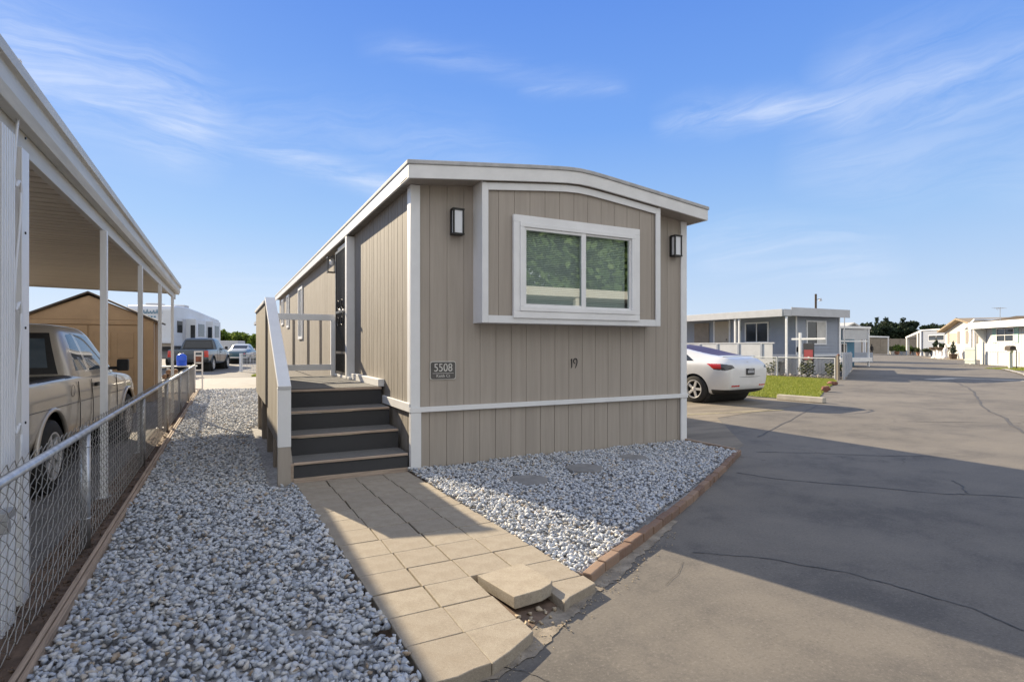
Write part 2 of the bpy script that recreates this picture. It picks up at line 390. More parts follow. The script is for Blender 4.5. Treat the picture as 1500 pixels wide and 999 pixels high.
# ------------------------------------------------------------------ ground
def sheet(name, pts, z, mat):
    o = MB().quad(*[(x,y,z) for x, y in pts]).build(name, M[mat]); return struct(o)
sheet('ground', [(-900,-900),(900,-900),(900,900),(-900,900)], -.03, 'dirt')
sheet('road', [(.60,-60),(150,-60),(150,85),(24,25),(5.72,25),(5.72,4.88),(3.4,3.46),(1.98,2.62),(1.30,2.30),(.60,2.16)], 0.0, 'asphalt')
sheet('parking_pad', [(5.74,5.0),(6.35,5.35),(8.3,7.6),(12.6,8.55),(12.9,20),(5.74,20)], .004, 'oldasphalt')
sheet('carport_slab', [(-8,-12),(-1.02,-12),(-1.02,16),(-8,16)], 0.0, 'slab')
sheet('fence_dirt_strip', [(-1.02,-12),(-.73,-12),(-.73,19.2),(-1.02,19.2)], .003, 'dirt')
sheet('driveway', [(-9,19.2),(1.7,19.2),(1.7,27),(-9,27)], .004, 'drive')
sheet('back_lane', [(-14,27),(2.2,27),(7,75),(-14,75)], .002, 'slab')

# painted line on the parking pad and sealed cracks in the asphalt
def ribbon(name, pts, wd, z, mat, jit=.0, sub=10):
    P = []
    for a, b in zip(pts[:-1], pts[1:]):
        for k in range(sub):
            t = k/sub; P.append(Vector((a[0]+(b[0]-a[0])*t, a[1]+(b[1]-a[1])*t, 0)))
    P.append(Vector((pts[-1][0],pts[-1][1],0)))
    off = [0.0]
    for i in range(1,len(P)): off.append(off[-1]*.8 + random.uniform(-jit,jit))
    b = MB(); Lp = []; Rp = []
    for i, p in enumerate(P):
        d = (P[min(i+1,len(P)-1)]-P[max(i-1,0)]).normalized(); n = Vector((-d.y,d.x,0))
        h = wd/2*random.uniform(.55,1.25); q = p + n*off[i]
        Lp.append(q+n*h); Rp.append(q-n*h)
    vs = []
    for l, r in zip(Lp,Rp): vs += [(l.x,l.y,z),(r.x,r.y,z)]
    b.raw(vs, [(2*i,2*i+1,2*i+3,2*i+2) for i in range(len(P)-1)])
    return struct(b.build(name, M[mat]))
ribbon('parking_line', [(6.2,8.35),(8.2,8.2),(10.6,7.9)], .075, .008, 'linepaint', .002)
def gp(u, v):
    f = 815; a = AZ; Z = f*HC/(v-508); X = (u-750)/f*Z
    return (math.sin(a)*Z+math.cos(a)*X, math.cos(a)*Z-math.sin(a)*X)
for pts, wd in [([(1108,662),(1200,664),(1300,668),(1370,669)],.035), ([(1078,692),(1150,703),(1300,716),(1380,722),(1430,724),(1560,733)],.035),
                ([(1015,809),(1120,818),(1240,839),(1310,858)],.022), ([(1310,858),(1420,890),(1500,925)],.022),
                ([(1396,558),(1426,574),(1446,598),(1500,632),(1560,660)],.11), ([(1395,704),(1408,712),(1421,723)],.03), ([(1330,617),(1380,618),(1450,619)],.05),
                ([(1110,640),(1165,612),(1195,594)],.06), ([(730,976),(770,984),(815,1003)],.012),
                ([(1000,822),(993,840),(975,858)],.007), ([(1300,590),(1400,592),(1520,597)],.04)]:
    ribbon('road_crack', [gp(*p) for p in pts], wd*.5, .004, 'crackfill', wd*.35)

# sandy margin between pavers, bricks and asphalt
MARG = [(.66,2.03),(.98,2.04),(1.22,2.12),(1.42,2.26),(1.62,2.38),(1.80,2.49),(2.05,2.60),(2.35,2.80),(2.7,2.99),(3.1,3.23),(3.1,3.32),(1.85,2.62),(1.3,2.5),(.66,2.3)]
def irregular(pts, sub=6, j=.025):
    out = []
    for i in range(len(pts)):
        a, b = pts[i], pts[(i+1)%len(pts)]
        for k in range(sub):
            t = k/sub; out.append((a[0]+(b[0]-a[0])*t+random.uniform(-j,j), a[1]+(b[1]-a[1])*t+random.uniform(-j,j)))
    return out
sheet('sandy_margin', irregular(MARG,9,.012), .004, 'margin')

# ------------------------------------------------------------------ stones
def hull(n, rng, fl):
    bm = bmesh.new(); rng2 = rng.uniform(.62,.85)
    for k in range(n):
        p = rng.normal(size=3); p /= np.linalg.norm(p); p *= rng.uniform(.80,1.0)
        bm.verts.new((p[0]*.5*rng.uniform(.9,1.1), p[1]*.5*rng2, p[2]*.5*fl))
    r = bmesh.ops.convex_hull(bm, input=bm.verts)
    bmesh.ops.delete(bm, geom=[g for g in bm.verts if not g.link_faces], context='VERTS')
    bm.normal_update(); bmesh.ops.recalc_face_normals(bm, faces=bm.faces)
    bm.verts.index_update()
    V = np.array([v.co[:] for v in bm.verts], dtype=np.float32); F = np.array([[v.index for v in f.verts] for f in bm.faces], dtype=np.int32)
    bm.free(); return V, F
SHAPES = [hull(15 if k < 7 else 11, RNG, random.uniform(.42,.75)) for k in range(14)]
def stones(name, P, S, mat, smooth=False):
    """P (n,3) positions, S (n,) sizes -> one mesh of crushed stones"""
    n = len(P); a = RNG.uniform(0,2*np.pi,n); tx = RNG.normal(0,.42,n); ty = RNG.normal(0,.42,n); sh = RNG.integers(0,len(SHAPES),n)
    ca,sa,cx,sx,cy,sy = np.cos(a),np.sin(a),np.cos(tx),np.sin(tx),np.cos(ty),np.sin(ty)
    Rz = np.zeros((n,3,3)); Rz[:,0,0]=ca; Rz[:,0,1]=-sa; Rz[:,1,0]=sa; Rz[:,1,1]=ca; Rz[:,2,2]=1
    Rx = np.zeros((n,3,3)); Rx[:,0,0]=1; Rx[:,1,1]=cx; Rx[:,1,2]=-sx; Rx[:,2,1]=sx; Rx[:,2,2]=cx
    Ry = np.zeros((n,3,3)); Ry[:,1,1]=1; Ry[:,0,0]=cy; Ry[:,0,2]=sy; Ry[:,2,0]=-sy; Ry[:,2,2]=cy
    Q = Rx@Ry@Rz
    VV = []; FF = []; base = 0
    for k in range(len(SHAPES)):
        idx = np.where(sh==k)[0]
        if len(idx)==0: continue
        V, F = SHAPES[k]
        W = np.einsum('nij,vj->nvi', Q[idx], V)*S[idx][:,None,None] + P[idx][:,None,:]
        VV.append(W.reshape(-1,3)); m = len(V)
        FF.append((F[None]+ (np.arange(len(idx))*m)[:,None,None] + base).reshape(-1,3)); base += len(idx)*m
    VV = np.concatenate(VV).astype(np.float32); FF = np.concatenate(FF).astype(np.int32)
    me = bpy.data.meshes.new(name); me.vertices.add(len(VV)); me.vertices.foreach_set('co', VV.ravel())
    me.loops.add(FF.size); me.loops.foreach_set('vertex_index', FF.ravel())
    me.polygons.add(len(FF)); me.polygons.foreach_set('loop_start', np.arange(0,FF.size,3,dtype=np.int32))
    me.update(calc_edges=True); me.validate()
    return link(name, me, mat)
def scatter(xfun, y0, y1, dens, s0, s1):
    """xfun(y)->(x0,x1); dens per m2"""
    xs = [xfun(y) for y in np.linspace(y0,y1,40)]; X0 = min(a for a,b in xs); X1 = max(b for a,b in xs)
    n = int(dens*(X1-X0)*(y1-y0)); x = RNG.uniform(X0,X1,n); y = RNG.uniform(y0,y1,n)
    keep = np.array([xfun(b)[0] <= a <= xfun(b)[1] for a,b in zip(x,y)]); x=x[keep]; y=y[keep]
    s = RNG.triangular(s0, (s0*2+s1)/3, s1, len(x))
    return x, y, s
def left_x(y):
    return (-.685, .605+(5.3-y)*.026 if y < 5.75 else (.36 if y < 10.1 else 1.70))
def hgt(x, y): return .012*np.sin(x*3.1+y*1.7)+.010*np.sin(y*2.3-x*4.0)
BARE = [(.33,2.75,.09),(.50,3.45,.09),(.5,4.1,.08),(.2,1.9,.09)]
px=[];py=[];ps=[]
for (y0,y1,dn,a,b) in [(1.05,4.2,1950,.027,.070),(4.2,8,1600,.028,.068),(8,13,1050,.032,.074),(13,19.2,680,.038,.082)]:
    x,y,s = scatter(left_x,y0,y1,dn,a,b); px.append(x);py.append(y);ps.append(s)
x=np.concatenate(px);y=np.concatenate(py);s=np.concatenate(ps)
z = .03+hgt(x,y)+RNG.uniform(0,.03,len(x))
lowered = np.zeros(len(x),bool)
for bx,by,br in BARE:
    dd = np.hypot(x-bx,y-by) < br*RNG.uniform(.6,1.1,len(x)); lowered |= dd & (RNG.random(len(x))<.75)
keep = ~lowered
g = stones('gravel_bed', np.stack([x,y,z],1)[keep], s[keep], M['gravel'])
tag(g, 'blue grey crushed gravel filling the side yard left of the steps', 'gravel', kind='stuff')
# soil under the gravel
struct(MB().quad((-.69,-3,.012),(.62,-3,.012),(.62,5.8,.012),(-.69,5.8,.012)).quad((-.69,5.8,.012),(1.74,5.8,.012),(1.74,19.2,.012),(-.69,19.2,.012)).build('gravel_soil', M['gravelbase']))
def front_x(y):
    lo = 1.79-(y-3)*.02; hi = 5.70 if y >= 4.87 else 1.84 + (y-2.66)/(4.87-2.66)*(5.70-1.84)
    if y > 4.8: hi = 5.66
    return (lo, hi-.06) if y > 2.72 else (9, -9)
STEPS = [(2.62,4.74,.20),(3.42,4.93,.20),(4.22,5.12,.19)]
x,y,s = scatter(front_x,2.7,5.80,1950,.026,.062)
z = .03+hgt(x,y)*.8+RNG.uniform(0,.03,len(x))
keep = np.ones(len(x),bool)
for bx,by,br in STEPS: keep &= np.hypot(x-bx,y-by) > br*.95
g = stones('gravel_bed', np.stack([x,y,z],1)[keep], s[keep], M['gravel'])
tag(g, 'blue grey crushed gravel between the house front and the brick edging', 'gravel', kind='stuff')
struct(MB().quad((1.78,2.66,.012),(1.92,2.66,.012),(5.64,4.86,.012),(5.64,5.82,.012),(1.78,5.82,.012)).build('gravel_soil', M['gravelbase']))
# stray crumbs on the asphalt margin
n=260; t = RNG.uniform(0,1,n); px_ = .9+t*2.0; py_ = 2.02+t*1.08+RNG.normal(0,.05,n)-.03
g = stones('gravel_crumbs', np.stack([px_,py_,np.full(n,.006)],1), RNG.uniform(.005,.016,n), M['sand'])
tag(g, 'loose crumbs of sand and grit along the paver edge', 'grit', kind='stuff')
n=14; t=RNG.uniform(0,1,n)
g = stones('broken_concrete', np.stack([1.42+RNG.normal(0,.07,n),2.42+RNG.normal(0,.05,n),np.full(n,.012)],1), RNG.uniform(.02,.06,n), M['sand'])
tag(g, 'rubble in the gap below the lifted paver', 'rubble', kind='stuff')
for (bx,by,br),nm in zip(STEPS,['nearest the paver path','middle one of three','nearest the far house corner']):
    b = MB(); pr=[]
    for k in range(22):
        a=2*math.pi*k/22; rr=br*random.uniform(.94,1.04); pr.append((rr*math.cos(a),rr*math.sin(a)))
    b.prism(pr,'z',0,.045); o=b.build('stepping_stone',M['stepstone'],bevel=.008); o.location=(bx,by,.018)
    tag(o,'round grey stepping stone sunk in front gravel, '+nm,'stepping stone','stepping stones in the front gravel')

# ------------------------------------------------------------------ pavers
ORD = ['first','second','third','fourth','fifth','sixth','seventh','eighth','ninth','tenth','eleventh','twelfth','thirteenth','fourteenth','fifteenth','sixteenth','seventeenth','eighteenth','nineteenth','twentieth','twenty-first','twenty-second','twenty-third','twenty-fourth']
COLS = ['leftmost','second','third','rightmost']
PT = .2825
def ptop(y): return .030 + (5.7-y)*.007
for c in range(4):
    last = [12,12,10,11][c]
    for r in range(last+1):
        cy = 5.60 - r*PT + random.uniform(-.004,.004); cx = .752 + c*.2815 + (5.3-cy)*.026 + random.uniform(-.003,.003)
        h_ = .1367; poly = [(-h_,-h_),(h_,-h_),(h_,h_),(-h_,h_)]
        zz_ = ptop(cy) + random.uniform(-.0015,.0015); rot = [random.uniform(-.005,.005),random.uniform(-.005,.005),random.uniform(-.006,.006)]
        lab = f'square concrete paver, {ORD[r]} row from the steps, {COLS[c]} column'
        if (c,r)==(0,12): poly=[(-.139,-.16),(-.02,-.165),(.06,-.145),(.139,-.14),(.139,.139),(-.139,.139)]; lab='leftmost concrete paver at the road end of the path'
        if (c,r)==(1,12): poly=[(-.139,-.15),(-.03,-.10),(.09,-.03),(.139,.0),(.139,.139),(-.139,.139)]; lab='concrete paver with slanting broken edge at the road end'
        if (c,r)==(2,10): poly=[(-.142,-.16),(.02,-.165),(.10,-.135),(.135,-.10),(.155,.235),(-.145,.235)]; rot=[R(-4),R(-1.5),R(4)]; zz_+=.036; cy-=.12; cx+=.045; lab='lifted tilted concrete paver with broken corner at the asphalt'
        if (c,r)==(3,11): poly=[(-.139,-.10),(-.08,-.06),(.139,.02),(.139,.139),(-.139,.139)]; lab='cut concrete paver piece between lifted paver and first brick'
        o = MB().prism(poly,'z',-.062 if r>8 else -.05,0).build('paver', M['paver'], bevel=.004)
        o.location = (cx,cy,zz_); o.rotation_euler = rot
        tag(o, lab, 'paver', 'concrete pavers of the front path')
struct(MB().quad((.60,2.10,.006),(1.2,2.26,.006),(1.8,2.62,.006),(1.8,5.82,.006),(.56,5.82,.006)).build('path_bed', M['dirt']))

# ------------------------------------------------------------------ brick edging
bk = MB().box(-.098,.098,-.031,.031,-.03,.050)
proto = None; A=Vector((1.96,2.66,0)); 
def edge_pt(t):   # t metres along
    x = 1.84 + t*.868; y = 2.64 + t*.505 - .06*math.sin(min(1,t/4.3)*math.pi)
    return Vector((x,y,0))
for i in range(22):
    t = .1+i*.2035; p = edge_pt(t); q = edge_pt(t+.05); an = math.atan2(q.y-p.y,q.x-p.x)
    if proto is None: o = proto = bk.build('brick', M['brick'], bevel=.008)
    else: o = proto.copy(); col.objects.link(o)
    o.location = (p.x,p.y,.012+random.uniform(-.006,.006)); o.rotation_euler = (random.uniform(-.04,.04),random.uniform(-.03,.03),an+random.uniform(-.05,.05))
    tag(o, f'red brown brick edging the front gravel, {ORD[i]} from the paver path' if i else 'red brown brick at the paver path end of the gravel edging','brick','bricks edging the front gravel')
e = MB().box(-.02,.02,0,.9,0,.075).build('edging_board', M['board'], bevel=.004); e.location=(5.70,4.95,0)
tag(e,'short dark timber edging beside the far house corner','edging')
n=3200; g = stones('dirt_clods', np.stack([RNG.uniform(-1.0,-.745,n),RNG.uniform(1,17,n),RNG.uniform(.0,.012,n)],1), RNG.uniform(.01,.045,n)*RNG.uniform(.4,1,n), M['dirt'])
tag(g, 'crumbled brown dirt clods along the foot of the chain link fence', 'dirt', kind='stuff')
# timber edging along the fence
e = thing('edging_board','long weathered timber edging between fence and left gravel','edging',(-.71,0,0))
MB().box(-.022,.0,-2,19.2,0,.085).build('board',M['board'],e,bevel=.003)
MB().box(.004,.026,-2,19.2,0,.078).build('board',M['board'],e,bevel=.003)

# ------------------------------------------------------------------ chain link fence
def chain_mesh(length, z0, z1, pitch, r, sides=4, wav=.004):
    """zig-zag wires woven in the x-z plane of a local frame running along +y"""
    b = MB(); rowh = pitch*.66; nrow = int((z1-z0)/rowh); n = int(length/pitch)
    vs=[];fs=[]
    for k in range(n):
        pts=[]
        for j in range(nrow+1):
            y = k*pitch + (pitch if (j+k)%2 else 0.0) + random.uniform(-.0015,.0015); xoff = wav if j%2 else -wav
            pts.append((xoff, y, z0+j*rowh))
        base=len(vs)
        for p in pts:
            vs += [(p[0]-r,p[1],p[2]),(p[0],p[1]-r,p[2]),(p[0]+r,p[1],p[2]),(p[0],p[1]+r,p[2])] if sides==4 else [(p[0]-r,p[1]-r*.6,p[2]),(p[0]+r,p[1]-r*.6,p[2]),(p[0],p[1]+r,p[2])]
        m = sides
        for j in range(nrow):
            for q in range(m): fs.append((base+j*m+q,base+j*m+(q+1)%m,base+(j+1)*m+(q+1)%m,base+(j+1)*m+q))
    b.v=vs;b.f=fs; return b
fn = thing('chain_link_fence','low galvanised chain link fence between carport and left gravel','fence',(-.82,.9,0))
me_ = chain_mesh(18.2,.03,.875,.05,.0021); me_.build('chain_mesh',M['wire'],fn)
MB().tube([(0.012,-.1,.80),(0.012,18.2,.80)],.021,12).build('top_rail',M['galv'],fn,smooth=True)
for k,yy in enumerate([0.9,3.72,6.6,9.5,12.4,15.2,18.15]):
    p = MB().tube([(-.012,yy,0),(-.012,yy,.775)],.028,14).build('fence_post',M['galv'],fn,smooth=True)
    MB().lathe([(.031,.77),(.033,.79),(.024,.815),(.0,.825)],(-.012,yy,0)).build('post_cap',M['galv'],p,smooth=True)
    for zz_ in (.2,.45,.68): MB().lathe([(.030,zz_),(.032,zz_+.004),(.030,zz_+.008)],(-.012,yy,0)).build('tie_wire',M['galv'],p)

# ------------------------------------------------------------------ carport
cp = thing('carport','white aluminium carport with ribbed roof over the tan pickup','carport',(-.965,0,0))
Y0,Y1 = -2.0,14.3; EZ=2.52
def roofz(x): return EZ + .02 + (-x)*.016   # rises slightly away from the eave
b = MB(); npan = int((Y1-Y0)/.17)
pts=[]
for i in range(npan):
    y = Y0 + i*(Y1-Y0)/npan; d=(Y1-Y0)/npan
    pts += [(y,0),(y+d*.80,0),(y+d*.86,.035),(y+d*.96,.035)]
pts.append((Y1,0))
vs=[];fs=[]
for y,dz in pts: vs += [(.02,y,roofz(0)+dz),(-5.6,y,roofz(-5.6)+dz)]
for i in range(len(pts)-1): fs.append((2*i,2*i+2,2*i+3,2*i+1))
b.raw(vs,fs); o=b.build('roof_pan',M['pan'],cp); sm=o.modifiers.new('Solid','SOLIDIFY'); sm.thickness=.012; sm.offset=1
# gutter fascia along the eave (profile in x,z)
MB().prism([(.0,EZ-.02),(.055,EZ-.02),(.075,EZ+.03),(.075,EZ+.115),(.10,EZ+.125),(.10,EZ+.185),(.08,EZ+.185),(.08,EZ+.14),(.03,EZ+.14),(.0,EZ+.10)],'y',Y0-.02,Y1+.03).build('gutter',M['gutter'],cp,bevel=.003)
MB().prism([(-5.6,roofz(-5.6)-.02),(-.002,EZ-.01),(-.002,EZ+.15),(-5.6,roofz(-5.6)+.14)],'y',Y1+.002,Y1+.03).build('end_fascia',M['gutter'],cp,bevel=.003)
MB().box(-.045,-.003,Y0,Y1-.05,EZ-.13,EZ-.001).build('beam',M['gutter'],cp,bevel=.004)
MB().box(-5.5,-5.4,Y0,Y1-.05,EZ-.05,EZ+.085).build('beam',M['gutter'],cp,bevel=.004)
def channel(y, w=.10, dp=.055, ribs=False):
    b = MB(); t=.006; z0,z1=0,EZ-.132
    cx=.0
    # C-channel: web faces the gravel, two flanges, lip
    b.box(cx+dp/2-t,cx+dp/2,y-w/2,y+w/2,z0,z1)
    b.box(cx-dp/2,cx+dp/2-t-.0005,y-w/2,y-w/2+t,z0,z1); b.box(cx-dp/2,cx+dp/2-t-.0005,y+w/2-t,y+w/2,z0,z1)
    b.box(cx-dp/2,cx-dp/2+t,y-w/2+t+.0005,y-w/2+.03,z0,z1); b.box(cx-dp/2,cx-dp/2+t,y+w/2-.03,y+w/2-t-.0005,z0,z1)
    if ribs:
        for k in range(6): b.box(cx+dp/2+.0003,cx+dp/2+.007,y-w/2+.012+k*.032,y-w/2+.030+k*.032,z0,z1)
        for k in range(5): b.box(cx-dp/2+.008+k*.0145,cx-dp/2+.014+k*.0145,y-w/2-.004,y-w/2-.0003,z0,z1)
    return b
# decorative double post by the camera
pw=channel(3.45,.20,.085,True).build('post',M['alum'],cp,bevel=.002)
pr_=channel(3.80,.12,.05).build('post',M['alum'],cp,bevel=.002)
b=MB()
for k in range(4):   # scroll work between the two posts
    zc=.35+k*.62; cxs=.030
    path=[(cxs,3.60+.10*(.5-.5*math.cos(t*math.pi)),zc+.55*t) for t in np.linspace(0,1,12)]
    b.tube(path,.007,6)
    for sgn,zz_,yc in ((1,zc+.55,3.68),(-1,zc,3.62)):
        arc=[(cxs,yc+.032*math.cos(a)*sgn,zz_-.02*sgn+.075*math.sin(a)*sgn) for a in np.linspace(-1.2,2.6,12)]
        b.tube(arc,.007,6)
b.build('scroll_panel',M['alum'],cp,smooth=True)
bb=MB()
for k in range(5): bb.lathe([(.007,.0245),(.007,.030)],(0,3.79,.45+k*.5),'x',8)
bb.build('screw_heads',M['black'],pr_)
for yy in (6.1,8.5,10.9,13.35):
    p=channel(yy,.065,.05).build('post',M['alum'],cp,bevel=.002)
    MB().box(-.055,.055,yy-.06,yy+.06,0,.008).build('base_plate',M['galv'],p)
for yy in (-1.5,3.5,8.5,13.35): MB().box(-5.49,-5.41,yy-.04,yy+.04,0,EZ-.052).build('post',M['alum'],cp)
MB().box(.044,.09,3.27,3.40,.56,.60).box(.044,.09,3.29,3.33,.50,.559).build('bracket',M['galv'],cp,bevel=.006)

# ------------------------------------------------------------------ the mobile home
W,LH = 3.92,16.4
hm = thing('mobile_home','long taupe mobile home with white trim and front bay window','mobile home',(1.78,5.80,0))
EAVE=3.205; PK=.215
def zr(x):
    t=(x-W/2)/(W/2+.13); return EAVE + PK*(1-(math.sqrt(t*t+.008)-math.sqrt(.008))/(math.sqrt(1.008)-math.sqrt(.008)))
def grooved(length, spacing, gw, gd, jitter=0):
    pts=[(0,0)]; s=0
    while True:
        s2 = s + (spacing if not jitter else spacing*random.choice([.5,1,1,.75]))
        if s2 > length-.03: break
        pts += [(s2-gw/2,0),(s2-gw/2+.0015,gd),(s2+gw/2-.0015,gd),(s2+gw/2,0)]; s=s2
    pts.append((length,0)); return pts
b=MB(); b.strip([(a,dp) for a,dp in grooved(W,.2,.006,.007)], lambda x,y: zr(x)-.122, .68)
b.build('front_wall',M['taupe'],hm)
b=MB(); b.strip([(a,dp+.012) for a,dp in grooved(W,.2,.008,.009)], .685, .035); b.build('front_skirt',M['taupe'],hm)
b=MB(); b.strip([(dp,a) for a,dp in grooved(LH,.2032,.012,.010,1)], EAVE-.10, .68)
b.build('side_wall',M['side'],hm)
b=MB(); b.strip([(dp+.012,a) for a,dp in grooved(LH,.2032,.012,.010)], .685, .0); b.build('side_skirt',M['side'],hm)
MB().strip([(W,0),(W,LH),(0,LH)], lambda x,y: EAVE-.1, 0).strip([(W+.001,0.02),(W+.001,LH)],1.0,0).build('rear_walls',M['taupe'],hm)
MB().box(.03,W-.03,.05,.09,-.02,.055).build('sill_gap',M['black'],hm)
# trim boards
b=MB(); b.box(-.02,.085,-.022,-.002,.70,EAVE-.12); b.box(-.022,-.002,-.0015,.10,.70,EAVE-.11); b.build('corner_trim',M['trim'],hm,bevel=.003)
MB().box(-.02,.095,-.03,-.004,.015,.644).box(-.022,-.004,-.0035,.03,.015,.644).build('corner_trim',M['trim'],hm,bevel=.003)
MB().box(W-.085,W+.02,-.022,-.002,.70,EAVE-.12).build('corner_trim',M['trim'],hm,bevel=.003)
MB().box(W-.085,W+.02,-.024,-.002,.015,.644).build('corner_trim',M['trim'],hm,bevel=.003)
MB().box(-.03,W+.03,-.036,-.003,.645,.7).build('belt_trim',M['trim'],hm,bevel=.004)
MB().box(-.032,-.003,-.002,1.15,.647,.742).build('belt_trim',M['trim'],hm,bevel=.004)
# roof
xs=np.linspace(-.13,W+.13,29)
def roof_loft(dz0,dz1,y0,y1,ex=0):
    v=[];f=[]; n=len(xs)
    X=list(xs); X[0]-=ex; X[-1]+=ex
    for y in (y0,y1):
        for x in X: v.append((x,y,zr(x)+dz1))
        for x in X: v.append((x,y,zr(x)+dz0))
    o=2*n
    for i in range(n-1):
        f += [(i,i+1,o+i+1,o+i),(n+i,o+n+i,o+n+i+1,n+i+1),(i,n+i,n+i+1,i+1),(o+i,o+i+1,o+n+i+1,o+n+i)]
    f += [(0,o,o+n,n),(n-1,2*n-1,o+2*n-1,o+n-1)]
    return MB().raw(v,f)
rf=roof_loft(0,.045,-.315,LH+.3,.012).build('roof',M['membrane'],hm,bevel=.008)
roof_loft(-.142,-.001,-.30,-.272).build('fascia',M['fascia'],rf,bevel=.003)
MB().box(-.13,-.104,-.271,LH+.28,EAVE-.142,EAVE+.001).build('fascia',M['fascia'],rf,bevel=.003)
MB().box(W+.104,W+.13,-.271,LH+.28,EAVE-.142,EAVE+.001).build('fascia',M['fascia'],rf,bevel=.003)
roof_loft(-.135,-.12,-.270,.0).build('soffit',M['taupe'],rf)
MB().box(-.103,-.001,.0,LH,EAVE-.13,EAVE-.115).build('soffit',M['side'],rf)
MB().lathe([(.05,0),(.05,.10),(.09,.11),(.09,.13),(.0,.15)],(.55,.7,zr(.55)+.03)).build('vent_pipe',M['galv'],rf)
# bay box
BX0,BX1,BD,BZ=.725,3.235,.225,1.635
bay=MB(); bx=np.linspace(BX0,BX1,13)
g=[(BX0+a,-BD+dp) for a,dp in grooved(BX1-BX0,.2,.006,.007)]
bay.strip(g,lambda x,y: zr(x)-.13,BZ+.003)
bo=bay.build('bay_front',M['taupe'],hm)
b=MB(); b.box(BX0-.012,BX0,-BD-.012,-.003,BZ,zr(BX0)-.137); b.box(BX1,BX1+.012,-BD-.012,-.003,BZ,zr(BX1)-.137); b.box(BX0-.012,BX1+.012,-BD-.014,-.003,BZ-.02,BZ-.0005)
b.build('bay_sides',M['trim'],bo)
b=MB(); b.box(BX0-.014,BX0+.062,-BD-.032,-BD-.0125,BZ-.02,zr(BX0)-.15); b.box(BX1-.062,BX1+.014,-BD-.032,-BD-.0125,BZ-.02,zr(BX1)-.15)
b.box(BX0+.063,BX1-.063,-BD-.031,-BD-.0125,BZ-.02,BZ+.062)
n=len(bx); vs=[]
xx=np.linspace(BX0+.063,BX1-.063,15)
for y in (-BD-.031,-BD-.0125):
    vs += [(x,y,zr(x)-.155) for x in xx] + [(x,y,zr(x)-.235) for x in xx]
fs=[]; n=15
for i in range(n-1): fs += [(i,i+1,n+i+1,n+i),(2*n+i,3*n+i,3*n+i+1,2*n+i+1),(n+i,n+i+1,3*n+i+1,3*n+i),(i,2*n+i,2*n+i+1,i+1)]
b.raw(vs,fs); b.build('bay_trim',M['trim'],bo,bevel=.003)
# front window
wx0,wx1,wz0,wz1=1.09,2.89,1.675,2.835; yf=-BD-.034
wn=MB()
def frame(b,x0,x1,z0,z1,t,y0,y1):
    b.box(x0,x1,y0,y1,z1-t,z1); b.box(x0,x1,y0,y1,z0,z0+t); b.box(x0,x0+t,y0,y1,z0+t+.0004,z1-t-.0004); b.box(x1-t,x1,y0,y1,z0+t+.0004,z1-t-.0004); return b
frame(wn,wx0,wx1,wz0,wz1,.078,yf-.018,-BD-.011)
wo=wn.build('window',M['white'],hm,bevel=.004)
frame(MB(),wx0+.079,wx1-.079,wz0+.079,wz1-.079,.052,yf-.028,-BD-.011).build('window_frame',M['white'],wo,bevel=.004)
gx0,gx1,gz0,gz1=wx0+.132,wx1-.132,wz0+.132,wz1-.132; mid=(gx0+gx1)/2+.03
frame(MB(),gx0,mid+.02,gz0,gz1,.030,yf-.014,-BD+.006).build('sash',M['white'],wo,bevel=.003)
frame(MB(),mid+.021,gx1,gz0,gz1,.022,yf-.004,-BD+.012).build('sash',M['white'],wo,bevel=.003)
MB().box(mid-.02,mid+.045,yf-.019,yf-.0145,gz0,gz1).build('sash',M['white'],wo,bevel=.003)
MB().quad((gx0+.03,yf+.004,gz0+.03),(mid-.01,yf+.004,gz0+.03),(mid-.01,yf+.004,gz1-.03),(gx0+.03,yf+.004,gz1-.03)).build('pane',M['pane'],wo)
MB().quad((mid+.04,yf+.016,gz0+.02),(gx1-.022,yf+.016,gz0+.02),(gx1-.022,yf+.016,gz1-.022),(mid+.04,yf+.016,gz1-.022)).build('pane',M['pane'],wo)
bl=MB(); zc=gz0+.03; 
rotm=Matrix.Rotation(R(60),3,'X')
while zc < gz1-.01:
    bl.obox(((gx0+gx1-.03)/2,yf+.062,zc),(gx1-gx0-.07,.024,.0012),rotm); zc+=.0215
bl.build('blind',M['blind'],wo)
MB().quad((gx0-.02,-BD+.15,gz0-.02),(gx1+.02,-BD+.15,gz0-.02),(gx1+.02,-BD+.15,gz1+.02),(gx0-.02,-BD+.15,gz1+.02)).build('window_back',M['darkglass'],wo)
# open the bay front behind the glass
me=bo.data; bm=bmesh.new(); bm.from_mesh(me)
for co_,no in (((wx0+.1,0,0),(1,0,0)),((wx1-.1,0,0),(1,0,0)),((0,0,wz0+.1),(0,0,1)),((0,0,wz1-.1),(0,0,1))):
    bmesh.ops.bisect_plane(bm,geom=bm.verts[:]+bm.edges[:]+bm.faces[:],plane_co=co_,plane_no=no)
kill=[f for f in bm.faces if wx0+.1<f.calc_center_median().x<wx1-.1 and wz0+.1<f.calc_center_median().z<wz1-.1]
bmesh.ops.delete(bm,geom=kill,context='FACES'); bm.to_mesh(me); bm.free()
